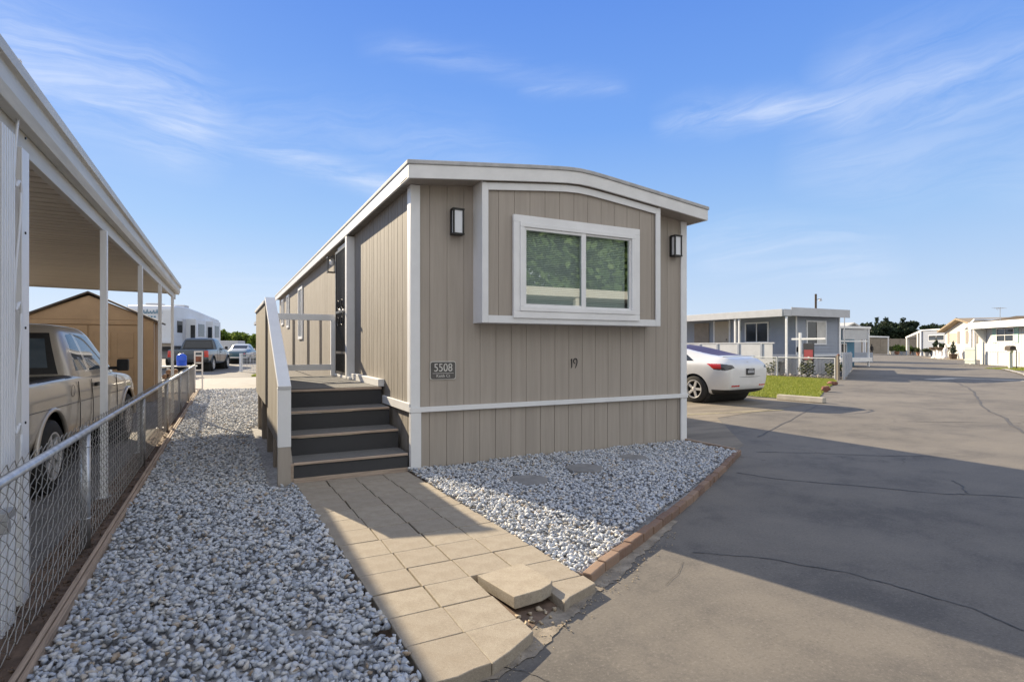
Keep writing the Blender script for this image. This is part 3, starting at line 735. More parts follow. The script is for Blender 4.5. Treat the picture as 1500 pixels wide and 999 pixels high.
# side windows
for y0,y1,z0,z1 in ((9.35,10.25,1.55,2.92),(12.75,13.5,1.95,2.98),(14.6,15.4,2.1,2.98)):
    b=MB(); t=.07
    b.box(-.035,-.003,y0,y1,z1-t,z1);b.box(-.035,-.003,y0,y1,z0,z0+t);b.box(-.035,-.003,y0,y0+t,z0+t+.0004,z1-t-.0004);b.box(-.035,-.003,y1-t,y1,z0+t+.0004,z1-t-.0004);b.box(-.03,-.003,(y0+y1)/2-.02,(y0+y1)/2+.02,z0+t+.0004,z1-t-.0004)
    o=b.build('window',M['white'],hm,bevel=.004)
    MB().quad((-.008,y0+t,z0+t),(-.008,y1-t,z0+t),(-.008,y1-t,z1-t),(-.008,y0+t,z1-t)).build('pane',M['autoglass'],o)
# front door and wrought iron security door on the side wall
dy0,dy1,dz0,dz1=3.02,4.06,.885,3.02
do=MB().box(-.03,-.002,dy0+.06,dy1-.06,dz0,dz1-.06).build('door',M['white'],hm,bevel=.003)
MB().box(-.125,-.001,dy0-.06,dy0+.055,dz0-.02,dz1+.03).box(-.06,-.001,dy1-.055,dy1+.03,dz0-.02,dz1+.02).box(-.06,-.001,dy0+.056,dy1-.056,dz1-.05,dz1+.02).build('door_frame',M['trim'],do,bevel=.004)
b=MB(); xg=-.10
b.box(xg-.015,xg+.015,dy0+.06,dy0+.10,dz0+.02,dz1-.07);b.box(xg-.015,xg+.015,dy1-.10,dy1-.06,dz0+.02,dz1-.07)
for zz_ in (dz0+.02,dz0+.35,dz0+1.02,dz1-.11): b.box(xg-.014,xg+.014,dy0+.1005,dy1-.1005,zz_,zz_+.04)
for k in range(8):
    yy=dy0+.18+k*(dy1-dy0-.36)/7; b.tube([(xg,yy,dz0+.03),(xg,yy,dz1-.08)],.009,6)
for sgn in (1,-1):
    for yc in (dy0+.36,dy0+.70):
        b.tube([(xg-.016,yc+.10*math.cos(a)*(1-a/9),dz0+1.02+sgn*(.12+.10*math.sin(a)*(1-a/9))) for a in np.linspace(0,7,24)],.007,5)
b.build('security_door',M['black'],do)
MB().lathe([(.03,0),(.03,.02),(.012,.022),(.012,.05),(.028,.055),(.03,.075),(.0,.08)],(xg-.10,dy0+.13,dz0+1.03),'x',14).build('door_handle',M['chrome'],do,smooth=True)
# number 19 in black strokes
b=MB()
def stroke(pts,rs,y): b.tube([(p[0],y,p[1]) for p in pts],.006,6,rr=rs)
nx,nz=2.055,1.145
stroke([(nx-.030,nz+.034),(nx-.017,nz+.056),(nx-.016,nz+.02),(nx-.014,nz-.04),(nx-.021,nz-.058)],[.003,.007,.007,.007,.004],-.006)
ar=[(nx+.040+.024*math.cos(a),nz+.030+.028*math.sin(a)) for a in np.linspace(-2.2,-2.2+5.0-8.6,22)]
ar=[(nx+.038+.025*math.cos(a),nz+.028+.030*math.sin(a)) for a in np.linspace(R(262),R(10),16)]
stroke(ar+[(nx+.062,nz+.005),(nx+.052,nz-.030),(nx+.036,nz-.058)],[.005]*4+[.007]*12+[.007,.006,.004],-.006)
b.build('house_number',M['black'],hm)

# lamps on the front wall
def sconce(x,lab):
    t=thing('wall_lamp',lab,'wall lamp',(1.78+x,5.80,2.725),0,'box wall lamps on the house front')
    MB().box(-.06,.06,-.022,-.001,-.14,.14).build('back_plate',M['black'],t,bevel=.003)
    b=MB()
    for sx_ in (-1,1):
        for yy in (-.105,-.03): b.box(sx_*.056-.009,sx_*.056+.009,yy-.009,yy+.009,-.125,.125)
    b.box(-.068,.068,-.118,-.0225,.1255,.145);b.box(-.068,.068,-.118,-.0225,-.145,-.1255)
    b.build('lamp_frame',M['black'],t,bevel=.002)
    MB().box(-.05,.05,-.102,-.026,-.124,.124).build('lamp_glass',M['frosted'],t)
sconce(.495,'black box wall lamp with frosted glass left of bay window')
sconce(3.70,'black box wall lamp with frosted glass right of bay window')
# porch lantern
t=thing('porch_lantern','black open-cage lantern on the side wall beyond the security door','lantern',(1.78,10.12,2.80))
MB().box(-.02,-.002,-.05,.05,.02,.16).build('back_plate',M['black'],t)
b=MB(); b.tube([(-.02,0,.12),(-.10,0,.15),(-.13,0,.12)],.009,6)
for a,c_ in ((-.19,-.06),(-.19,.06),(-.07,-.06),(-.07,.06)): b.box(a-.006,a+.006,c_-.006,c_+.006,-.14,.10)
b.box(-.20,-.06,-.07,.07,.1005,.118);b.box(-.20,-.06,-.07,.07,-.155,-.1405); b.build('lantern_cage',M['black'],t)
MB().lathe([(.01,.09),(.03,.04),(.03,0),(.0,-.03)],(-.13,0,0)).build('bulb',M['frosted'],t,smooth=True)
# address plaque
t=thing('address_plaque','bronze address plaque reading 5508 Keith Ct on the front wall','plaque',(2.13,5.80,1.09))
b=MB(); pl=[]
for cx_,cz_,a0 in ((.125,.075,0),(-.125,.075,90),(-.125,-.075,180),(.125,-.075,270)):
    for k in range(5): pl.append((cx_+.025*math.cos(R(a0+k*22.5)),cz_+.025*math.sin(R(a0+k*22.5))))
MB().prism(pl,'y',-.012,-.001).build('plaque_edge',M['offwhite'],t)
MB().prism([(p[0]*.952,p[1]*.93) for p in pl],'y',-.0155,-.0125).build('plaque_face',M['plate'],t)
text_mesh('plaque_number','5508',.125,M['offwhite'],t,(0,-.017,.028),(R(90),0,0),.0012,sx=.88)
MB().box(-.122,.122,-.018,-.0156,-.0325,-.0285).build('plaque_line',M['offwhite'],t)
text_mesh('plaque_street','Keith Ct',.046,M['offwhite'],t,(0,-.017,-.060),(R(90),0,0),.0012)

# ------------------------------------------------------------------ deck and steps
dk = thing('entry_deck','raised entry deck with four carpeted steps and taupe side panels','deck',(0,0,0))
DZ=.845; DX0,DX1=.595,1.742; RY=[5.83,6.20,6.58,6.96]
MB().box(.58,1.735,6.985,10.0,DZ-.06,DZ-.002).build('deck_floor',M['post'],dk,bevel=.003)
MB().box(.585,1.73,7.0,9.98,DZ,DZ+.008).build('deck_carpet',M['carpet'],dk)
for i,yy in enumerate(RY):
    z1=(i+1)*.2113; z0=i*.2113; yn=RY[i+1] if i<3 else 7.0
    s=MB().box(DX0,DX1,yy,yy+.03,max(z0,.03)+(.03 if i==0 else 0),z1-.032).build('step_riser',M['carpet'],dk)
    if i<3: MB().box(DX0,DX1,yy+.012,yn-.0005,z1-.028,z1+.004).build('step_tread',M['carpet'],dk,bevel=.006)
    MB().box(DX0-.002,DX1,yy-.018,yy+.011,z1-.024,z1+.002).build('step_nosing',M['nosing'],dk,bevel=.006)
MB().box(DX0-.035,DX1,yy-.0,yy+.001,.0,.001).build('step_base',M['nosing'],dk) if False else None
MB().box(.568,DX0-.0005,5.815,5.86,0,.205).box(DX0,DX1,5.812,5.845,.0,.058).build('step_frame',M['nosing'],dk,bevel=.003)
MB().prism([(5.845,.0),(7.0,.0),(7.0,DZ-.07),(6.97,DZ-.07),(6.58,.61),(6.2,.40),(5.86,.19)],'x',.572,.593).build('stringer',M['taupe'],dk)
# white wall cap beside the landing
MB().box(1.70,1.777,6.95,8.72,DZ+.009,DZ+.10).build('kick_board',M['trim'],dk,bevel=.004)
MB().box(1.66,1.778,8.60,9.95,DZ+.009,DZ+.05).build('door_step',M['trim'],dk,bevel=.004)
# near post with taupe foot
p=MB().box(.445,.565,5.75,5.84,.385,.955).build('rail_post',M['trim'],dk,bevel=.004)
MB().box(.447,.563,5.752,5.838,.0,.384).build('post_foot',M['taupe'],p)
# sloping panel and cap
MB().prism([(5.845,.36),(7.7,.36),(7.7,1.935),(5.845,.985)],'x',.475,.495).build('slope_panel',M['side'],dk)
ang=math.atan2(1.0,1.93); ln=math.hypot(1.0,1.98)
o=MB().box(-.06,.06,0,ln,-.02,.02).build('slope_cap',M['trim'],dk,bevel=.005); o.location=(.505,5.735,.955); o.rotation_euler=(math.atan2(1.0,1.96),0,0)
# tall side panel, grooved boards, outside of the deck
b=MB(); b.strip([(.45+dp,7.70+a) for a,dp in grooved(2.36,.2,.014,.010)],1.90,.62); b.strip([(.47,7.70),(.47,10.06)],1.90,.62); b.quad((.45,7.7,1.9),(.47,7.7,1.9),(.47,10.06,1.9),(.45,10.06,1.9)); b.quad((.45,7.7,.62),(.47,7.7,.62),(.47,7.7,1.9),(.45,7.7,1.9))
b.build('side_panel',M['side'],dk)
MB().box(.43,.53,7.71,10.08,1.902,1.94).build('rail_cap',M['trim'],dk,bevel=.004)
for yy in (6.75,7.75,8.9,10.0): MB().box(.476,.57,yy-.045,yy+.045,0,1.88 if yy>7.5 else .9).build('deck_post',M['post'],dk,bevel=.004)
# end rail across the far end
MB().box(.58,1.77,9.955,9.995,1.80,1.905).build('end_rail',M['trim'],dk,bevel=.004)
MB().box(.58,1.77,9.955,9.995,.95,1.05).build('end_rail',M['trim'],dk,bevel=.004)
MB().box(1.62,1.745,9.945,10.03,DZ+.01,1.7995).build('end_post',M['trim'],dk,bevel=.004)
for xx_ in (.78,1.02,1.25,1.45): MB().box(xx_-.022,xx_+.022,9.96,9.99,1.0505,1.7995).build('baluster',M['taupe'],dk)
MB().box(.572,.60,7.0,9.95,DZ+.20,DZ+.24).build('inner_rail',M['offwhite'],dk)
# ------------------------------------------------------------------ vehicles
def loft_half(stations, level=3, crease_ends=False):
    """stations: list of (y, [(x,z)...]) half sections from bottom centre to top centre; returns an evaluated subdivided mesh"""
    n=len(stations[0][1]); V=[];F=[]; m=2*n-2
    for y,h in stations:
        full=list(h)+[(-x,z) for x,z in h[-2:0:-1]]
        V += [(x,y,z) for x,z in full]
    for i in range(len(stations)-1):
        for k in range(m): F.append((i*m+k,i*m+(k+1)%m,(i+1)*m+(k+1)%m,(i+1)*m+k))
    F += [tuple(range(m)), tuple(range((len(stations)-1)*m,len(stations)*m))[::-1]]
    me=bpy.data.meshes.new('loft'); me.from_pydata(V,[],F)
    bm=bmesh.new(); bm.from_mesh(me); bmesh.ops.recalc_face_normals(bm,faces=bm.faces); bm.to_mesh(me); bm.free()
    o=bpy.data.objects.new('loft',me); col.objects.link(o)
    s=o.modifiers.new('S','SUBSURF'); s.levels=level; s.render_levels=level
    bpy.context.view_layer.update()
    r=bpy.data.meshes.new_from_object(o.evaluated_get(bpy.context.evaluated_depsgraph_get()))
    bpy.data.objects.remove(o); return r
PAIRED={'side_window','door_window','quarter_window','tail_light','tail_light_lens','reflector','headlight','side_trim','bed_rail'}
def carve(me, rules, parent, body_name, body_mat, arches=(), smooth=True, cuts=()):
    """split faces into child meshes; rules = [(name, mat, predicate(c,n))]; arches = [(y,z,r)] wheel openings"""
    bm=bmesh.new(); bm.from_mesh(me); bm.normal_update()
    for co_,no_ in cuts: bmesh.ops.bisect_plane(bm,geom=bm.verts[:]+bm.edges[:]+bm.faces[:],plane_co=co_,plane_no=no_)
    bm.normal_update()
    if arches:
        dl=[f for f in bm.faces if abs(f.calc_center_median().x)>.45 and any((f.calc_center_median().y-a)**2+(f.calc_center_median().z-z)**2<r*r for a,z,r in arches)]
        bmesh.ops.delete(bm,geom=dl,context='FACES')
        for v in bm.verts:
            if v.is_boundary:
                for a,z,r in arches:
                    dd=math.hypot(v.co.y-a,v.co.z-z)
                    if .8*r<dd<1.25*r: v.co.y=a+(v.co.y-a)*r/dd; v.co.z=z+(v.co.z-z)*r/dd
    groups={}; bm.normal_update()
    for f in bm.faces:
        c=f.calc_center_median(); key=-1
        for i,(nm,mt,pr) in enumerate(rules):
            if pr(c,f.normal): key=i;break
        groups.setdefault(key,[]).append(f.index)
    full=bpy.data.meshes.new('tmp'); bm.to_mesh(full); bm.free()
    out={}
    for key,idx in groups.items():
        b=bmesh.new(); b.from_mesh(full); b.faces.ensure_lookup_table(); ids=set(idx)
        bmesh.ops.delete(b,geom=[f for f in b.faces if f.index not in ids],context='FACES')
        nm,mt=(body_name,body_mat) if key<0 else rules[key][:2]
        if mt is None: b.free(); continue
        if nm in PAIRED:
            for sg_ in (-1,1):
                b2=b.copy(); bmesh.ops.delete(b2,geom=[f for f in b2.faces if f.calc_center_median().x*sg_<0],context='FACES')
                m2=bpy.data.meshes.new('part'); b2.to_mesh(m2); b2.free(); link(nm,m2,mt,parent,smooth)
            b.free(); continue
        m2=bpy.data.meshes.new('part'); b.to_mesh(m2); b.free(); link(nm,m2,mt,parent,smooth)
    return out
def inpoly(p, poly):
    x,y=p; r=False
    for i in range(len(poly)):
        (x1,y1),(x2,y2)=poly[i],poly[i-1]
        if (y1>y)!=(y2>y) and x<(x2-x1)*(y-y1)/(y2-y1)+x1: r=not r
    return r
def polycuts(poly,Y=1,Z=1):
    out=[]
    for i in range(len(poly)):
        (y1,z1),(y2,z2)=poly[i],poly[i-1]; out.append(((0,y1*Y,z1*Z),(0,(z2-z1)*Z,-(y2-y1)*Y)))
    return out
def wheel(parent, x, y, r, wd, side, spokes=5, rimmat='chrome'):
    t=MB().lathe([(r*.62,-wd*.5),(r*.88,-wd*.5),(r*.97,-wd*.42),(r,-wd*.25),(r,wd*.25),(r*.97,wd*.42),(r*.88,wd*.5),(r*.62,wd*.5)],(x,y,r),'x',40,False).build('wheel',M['rubber'],parent,smooth=True)
    e=.5*wd*side
    b=MB(); b.lathe([(r*.66,e*.55),(r*.66,e*1.01),(r*.60,e*1.0),(r*.58,e*.6)],(x,y,r),'x',36,False)
    b.lathe([(r*.16,e*.55),(r*.16,e*.95),(r*.05,e*1.0),(0,e*1.0)],(x,y,r),'x',20)
    for k in range(spokes):
        a=2*math.pi*k/spokes+.3; rot=Matrix.Rotation(a,3,'X')
        b.obox(Vector((x+e*.82,y,r))+rot@Vector((0,0,r*.37)),(.03,r*.17,r*.50),rot)
    b.build('rim',M[rimmat],t,bevel=.004)
    MB().lathe([(0,e*.50),(r*.57,e*.50)],(x,y,r),'x',30).build('brake_disc',M['black'],t)
    return t
def well(parent,y,r,hw,z):
    MB().lathe([(r+.012,-hw+.04),(r+.012,hw-.04)],(0,y,z),'x',30).build('wheel_arch',M['rubber'],parent)

def sec(zb,zs,zt,wb,wm,wt,top=None):
    """car cross-section: bottom, widest, belt, roof edge, roof"""
    top=zt if top is None else top
    return [(0,zb),(wb*.9,zb),(wb,zb+.06),(wm,zs*.55+zb*.45),(wm,zs-.08),(wm*.965,zs),(wt+(wm*.95-wt)*.08,zt-.06) if zt-zs>.12 else (wm*.93,zs+(zt-zs)*.6),(wt*.9,zt) if zt-zs>.12 else (wm*.8,zt),(wt*.45,top),(0,top)]

# white fastback saloon
car=thing('parked_car','white fastback saloon car parked beside the taupe home, rear towards us','car',(10.74,11.46,0),7.5)
S=[]
#     y     zb   zs   zt   wb  wm  wt
for a in [(-2.35,.50,.80,.86,.60,.66,.55),(-2.32,.36,.86,.95,.70,.78,.6),(-2.22,.26,.93,1.06,.78,.86,.66),(-2.02,.22,.965,1.125,.84,.905,.68),(-1.7,.20,.985,1.155,.86,.925,.68),(-1.3,.19,.99,1.24,.86,.93,.66),(-.8,.18,.985,1.35,.86,.925,.63),(-.3,.17,.975,1.42,.86,.92,.62),(.2,.17,.96,1.435,.86,.92,.61),(.65,.17,.945,1.36,.86,.92,.61),(1.05,.18,.93,1.16,.86,.92,.66),(1.4,.19,.90,.985,.86,.92,.7),(1.85,.2,.80,.86,.84,.90,.7),(2.15,.23,.70,.74,.78,.82,.6),(2.3,.32,.58,.62,.6,.62,.5)]:
    S.append((a[0],sec(*a[1:])))
me=loft_half(S,4)
side_gl=[(-1.42,1.01),(-.95,1.24),(-.45,1.345),(.2,1.375),(.62,1.30),(1.22,.99)]
def rearglass(c,n): return n.z>.3 and c.z>1.13 and -1.86<c.y<-.35 and abs(c.x)<.50+.045*(c.y+1.86) and c.z>1.0
def frontglass(c,n): return n.z>.2 and .45<c.y<1.33 and abs(c.x)<.56+.12*(c.y-.45)
def sideglass(c,n): return abs(n.x)>.45 and inpoly((c.y,c.z),side_gl)
def tail(c,n): return c.y<-1.72 and abs(c.x)>.42 and inpoly((-c.y-2.0+.9-abs(c.x),c.z),[(-.20,.955),(.0,.82),(.34,.80),(.66,.86),(.56,.925),(.2,.955)])
def redpart(c,n): return tail(c,n) and (-c.y-2.0+.9-abs(c.x))<.20 and c.z>.84
parts=carve(me,[('rear_window',M['purpleglass'],rearglass),('windscreen',M['darkglass'],frontglass),('side_window',M['darkglass'],sideglass),
  ('tail_light',M['redlens'],redpart),('tail_light_lens',M['greylens'],tail),('rear_diffuser',M['plasticblk'],lambda c,n:c.z<.35 and c.y<-1.9),
  ('reflector',M['redlens'],lambda c,n:.42<c.z<.455 and c.y<-2.1 and .40<abs(c.x)<.68)],car,'body',M['paint_white'],[(-1.45,.335,.375),(1.42,.335,.375)],cuts=polycuts(side_gl)+[((0,0,.35),(0,0,1)),((.505,-1.86,0),(1,-.045,0)),((-.505,-1.86,0),(1,.045,0))])
for yy in (-1.45,1.42):
    well(car,yy,.375,.86,.335)
    for sd_ in (-1,1): wheel(car,sd_*.80,yy,.335,.235,sd_)
b=MB(); b.box(-.155,.155,-2.375,-2.34,.69,.84); po=b.build('number_plate',M['plasticblk'],car,bevel=.004)
b=MB()
for k in range(7): b.box(-.125+k*.037,-.10+k*.037,-2.379,-2.3755,.735,.795)
b.box(-.09,.09,-2.379,-2.3755,.81,.825); b.build('plate_characters',M['lightgrey'],po)
b=MB(); b.tube([(-.78,-2.19,.70),(-.74,-2.27,.655),(-.6,-2.335,.645),(0,-2.36,.64),(.6,-2.335,.645),(.74,-2.27,.655),(.78,-2.19,.70)],.004,5); b.build('boot_seam',M['plasticblk'],car)
MB().tube([(-.66,-2.06,1.115),(-.45,-2.20,1.125),(0,-2.25,1.13),(.45,-2.20,1.125),(.66,-2.06,1.115)],.012,8).build('boot_spoiler',M['paint_white'],car,smooth=True)
b=MB(); b.box(-.035,.035,-2.283,-2.268,.985,1.0).box(-.008,.008,-2.29,-2.268,.93,.985); b.build('emblem',M['chrome'],car)
for sd_ in (-1,1):
    MB().obox((sd_*1.0,.78,1.0),(.16,.10,.12)).build('door_mirror',M['paint_white'],car,bevel=.03)

# pickups
def pickup(name,label,loc,rz,paint,sc=(1,1,1),crew=False,grp=None):
    t=thing(name,label,'pickup truck',loc,rz,grp); X,Y,Zs=sc
    def s2(zb,zt,w,r=.09,ww=None):
        ww=w if ww is None else ww
        return [(0,zb),(w*.8,zb),(w*.93,zb),(w*.97,zb+.08),(w,zb+.30*(zt-zb)),(w,zt-.30*(zt-zb)),(ww*.985,zt-.08),(ww*.96,zt-.01),(ww*.86,zt),(ww*.5,zt+.005),(0,zt+.005)]
    ST=[]
    for y,zb,zt,w in [(-2.56,.50,1.0,.84),(-2.55,.44,1.04,.86),(-2.50,.42,1.06,.875),(-2.1,.40,1.065,.885),(-1.5,.40,1.07,.89),(-.95,.38,1.075,.885),(-.74,.36,1.075,.88),(-.3,.34,1.07,.88),(.4,.34,1.06,.885),(.9,.34,1.05,.885),(1.25,.36,1.03,.885),(1.65,.38,1.0,.885),(2.05,.38,.96,.87),(2.32,.38,.91,.84),(2.46,.42,.84,.78),(2.50,.48,.78,.72)]:
        ST.append((y*Y,[(x*X,z*Zs) for x,z in s2(zb,zt,w)]))
    me=loft_half(ST,3); AR=[(-1.55*Y,.34*Zs,.43*Zs),(1.64*Y,.34*Zs,.43*Zs)]
    bedy0,bedy1=-2.47*Y,-.80*Y
    rules=[('bed_opening',None,lambda c,n:n.z>.8 and c.z>.95*Zs and bedy0<c.y<bedy1 and abs(c.x)<.78*X),
           ('bed_rail',M['plasticblk'],lambda c,n:c.z>1.045*Zs and -2.5*Y<c.y<-.80*Y and abs(c.x)>.7*X),
           ('tail_light',M['redlens'],lambda c,n:c.y<-2.43*Y and .70*Zs<c.z<1.0*Zs and abs(c.x)>.70*X),
           ('headlight',M['frosted'],lambda c,n:c.y>2.2*Y and .72*Zs<c.z<.90*Zs and abs(c.x)>.5*X),
           ('rear_bumper',M['plasticblk'] ,lambda c,n:c.y<-2.36*Y and c.z<.60*Zs),
           ('sill_panel',M['plasticblk'],lambda c,n:n.z<-.7)]
    carve(me,rules,t,'body',paint,AR)
    # bed box
    b=MB(); zf=.62*Zs; hw=.775*X
    b.quad((-hw,bedy0,zf),(hw,bedy0,zf),(hw,bedy1,zf),(-hw,bedy1,zf))
    for sx_ in (-1,1): b.quad((sx_*hw,bedy0,zf),(sx_*hw,bedy1,zf),(sx_*hw,bedy1,1.06*Zs),(sx_*hw,bedy0,1.06*Zs))
    for yy in (bedy0,bedy1): b.quad((-hw,yy,zf),(hw,yy,zf),(hw,yy,1.06*Zs),(-hw,yy,1.06*Zs))
    b.build('bed_liner',M['plasticblk'],t)
    # cab: rings from belt to roof
    cabr0=-.76; fr=1.22
    rings=[(1.03,cabr0,fr,.855),(1.10,cabr0+.01,fr-.09,.845),(1.32,cabr0+.06,fr-.42,.77),(1.50,cabr0+.12,.66,.70),(1.575,cabr0+.17,.53,.655),(1.615,cabr0+.26,.40,.58),(1.63,cabr0+.45,.18,.40)]
    V=[];F=[]
    def loop(z,y0,y1,w):
        c=.10
        q=[(w-.22,y0),(w-c*.35,y0+.015),(w,y0+c),(w,y0+.45*(y1-y0)),(w*.995,y1-c*1.6),(w-c*.7,y1-c*.35),(w-.3,y1+.02),(0,y1+.045)]
        full=[(0,y0-.012)]+q+[(-x,y) for x,y in q[-2::-1]]
        return [(x*X,y*Y,z*Zs) for x,y in full]
    for r_ in rings: V+=loop(*r_)
    m=len(V)//len(rings)
    for i in range(len(rings)-1):
        for k in range(m): F.append((i*m+k,i*m+(k+1)%m,(i+1)*m+(k+1)%m,(i+1)*m+k))
    F.append(tuple(range((len(rings)-1)*m,len(rings)*m)))
    m0=bpy.data.meshes.new('c'); m0.from_pydata(V,[],F); bm=bmesh.new(); bm.from_mesh(m0); bmesh.ops.recalc_face_normals(bm,faces=bm.faces); bm.to_mesh(m0); bm.free()
    o=bpy.data.objects.new('c',m0); col.objects.link(o); sm=o.modifiers.new('S','SUBSURF'); sm.levels=4; sm.render_levels=4; bpy.context.view_layer.update()
    cm_=bpy.data.meshes.new_from_object(o.evaluated_get(bpy.context.evaluated_depsgraph_get())); bpy.data.objects.remove(o)
    q1=[(-.62,1.11),(-.46,1.50),(-.24,1.52),(-.24,1.11)] if not crew else [(-.62,1.11),(-.5,1.50),(.02,1.52),(.02,1.11)]
    q2=[(-.16,1.10),(-.16,1.515),(.35,1.50),(.86,1.10)] if not crew else [(.1,1.10),(.1,1.515),(.42,1.49),(.88,1.10)]
    fm=lambda c:(c.y/Y,c.z/Zs)
    rules=[('rear_window',M['autoglass' if not crew else 'darkglass'],lambda c,n:n.y<-.6 and 1.15<c.z/Zs<1.46 and abs(c.x/X)<.62-.16*(c.z/Zs-1.15)),
           ('rear_window_frame',M['plasticblk'],lambda c,n:n.y<-.5 and 1.08<c.z/Zs<1.52 and abs(c.x/X)<.71-.25*(c.z/Zs-1.08)),
           ('windscreen',M['autoglass'],lambda c,n:n.y>.35 and 1.08<c.z/Zs<1.52 and abs(c.x/X)<.74-.3*(c.z/Zs-1.08)),
           ('quarter_window',M['autoglass'],lambda c,n:abs(n.x)>.5 and inpoly(fm(c),q1)),
           ('door_window',M['autoglass'],lambda c,n:abs(n.x)>.5 and inpoly(fm(c),q2))]
    ct=polycuts(q1,Y,Zs)+polycuts(q2,Y,Zs)+[((0,0,z*Zs),(0,0,1)) for z in (1.08,1.15,1.46,1.52)]
    for sg_ in (-1,1): ct+=[((sg_*.62*X,0,1.15*Zs),(1,0,sg_*.16*X/Zs)),((sg_*.71*X,0,1.08*Zs),(1,0,sg_*.25*X/Zs))]
    carve(cm_,rules,t,'cab',paint,cuts=ct)
    for yy in (-1.55*Y,1.64*Y):
        well(t,yy,.43*Zs,.84*X,.34*Zs)
        for sd_ in (-1,1): wheel(t,sd_*.78*X,yy,.345*Zs,.235*X,sd_,6)
    b=MB()
    for sd_ in (-1,1):
        for yy in (-.70,-.20,.98):  # door gaps
            b.tube([(sd_*.888*X,yy*Y,.46*Zs),(sd_*.890*X,yy*Y,.75*Zs),(sd_*.873*X,yy*Y,1.0*Zs)],.004,5)
        b.tube([(sd_*.893*X,-2.45*Y,.80*Zs),(sd_*.893*X,2.2*Y,.76*Zs)],.0025,5)
    b.build('panel_gaps',M['plasticblk'],t)
    for sd_ in (-1,1):
        MB().obox((sd_*.892*X,-.02*Y,.93*Zs),(.03,.15,.045)).build('door_handle',M['plasticblk'],t,bevel=.008)
        MB().obox((sd_*.985*X,.80*Y,1.13*Zs),(.13*X,.08,.155*Zs)).obox((sd_*.88*X,.80*Y,1.09*Zs),(.12,.035,.04)).build('door_mirror',M['plasticblk'],t,bevel=.02)
        # wheel arch flare
        for yy in (-1.55*Y,1.64*Y):
            a_=[(sd_*.888*X,yy+.44*Zs*math.cos(a),.34*Zs+.44*Zs*math.sin(a)) for a in np.linspace(.05,math.pi-.05,18)]
            MB().tube(a_,.022,8).build('arch_flare',paint,t,smooth=True)
    if not crew:
        a_=[(.885,-.93+.06*math.cos(a),.90+.06*math.sin(a)) for a in np.linspace(0,2*math.pi,16)]
        MB().tube(a_,.002,5).build('fuel_flap',M['plasticblk'],t)
    MB().box(-.80*X,.80*X,-2.68*Y,-2.565*Y,.46*Zs,.60*Zs).build('bumper_step',M['chrome' if not crew else 'plasticblk'],t,bevel=.02)
    return t
pickup('pickup_truck','tan extended cab pickup truck under the carport',(-2.22,8.10,0),-3.0,M['paint_tan'],(1,1,.985))
pickup('pickup_truck','dark grey crew cab pickup truck parked behind the fence before the trailer',(-1.20,37.1,0),-11.5,M['paint_grey'],(1.12,1.13,1.14),True)

# old two-tone car
old=thing('parked_car','old rounded car with white roof and teal body beyond the grey pickup','car',(1.30,51.5,0),-12)
S=[]
for a in [(-2.5,.50,.78,.82,.55,.62,.5),(-2.42,.38,.86,.92,.66,.76,.5),(-2.1,.30,.95,1.06,.74,.84,.55),(-1.6,.28,1.0,1.14,.78,.88,.6),(-1.25,.28,1.02,1.30,.78,.9,.60),(-.8,.28,1.02,1.52,.78,.9,.60),(-.2,.28,1.02,1.60,.78,.9,.60),(.35,.28,1.02,1.56,.78,.9,.58),(.75,.28,1.02,1.32,.78,.9,.62),(1.0,.28,1.0,1.12,.78,.9,.6),(1.6,.3,.96,1.06,.76,.86,.5),(2.2,.34,.86,.94,.68,.76,.45),(2.45,.45,.74,.78,.55,.6,.4)]:
    S.append((a[0],sec(*a[1:])))
me=loft_half(S,3)
carve(me,[('rear_window',M['darkglass'],lambda c,n:n.y<-.3 and 1.2<c.z<1.47 and abs(c.x)<.55),('windscreen',M['autoglass'],lambda c,n:n.y>.3 and 1.2<c.z<1.47 and abs(c.x)<.55),
 ('side_window',M['autoglass'],lambda c,n:abs(n.x)>.5 and 1.12<c.z<1.45 and -.9<c.y<.6),('roof',M['paint_cream'],lambda c,n:c.z>1.13 and -1.7<c.y<1.0),
 ('side_trim',M['paint_cream'],lambda c,n:abs(n.x)>.6 and .55<c.z<.9 and c.y<-.5)],old,'body',M['paint_teal'],[(-1.5,.34,.38),(1.45,.34,.38)])
for yy in (-1.5,1.45):
    well(old,yy,.38,.82,.34)
    for sd_ in (-1,1): wheel(old,sd_*.74,yy,.34,.2,sd_)
MB().box(-.8,.8,-2.6,-2.5,.44,.56).build('bumper',M['chrome'],old,bevel=.03)
for sd_ in (-1,1): MB().lathe([(.07,-2.52),(.07,-2.44)],(sd_*.58,0,.78),'y',14).build('tail_light',M['redlens'],old)
b=MB(); b.box(-.85,-.75,-.0,.0,0,0)
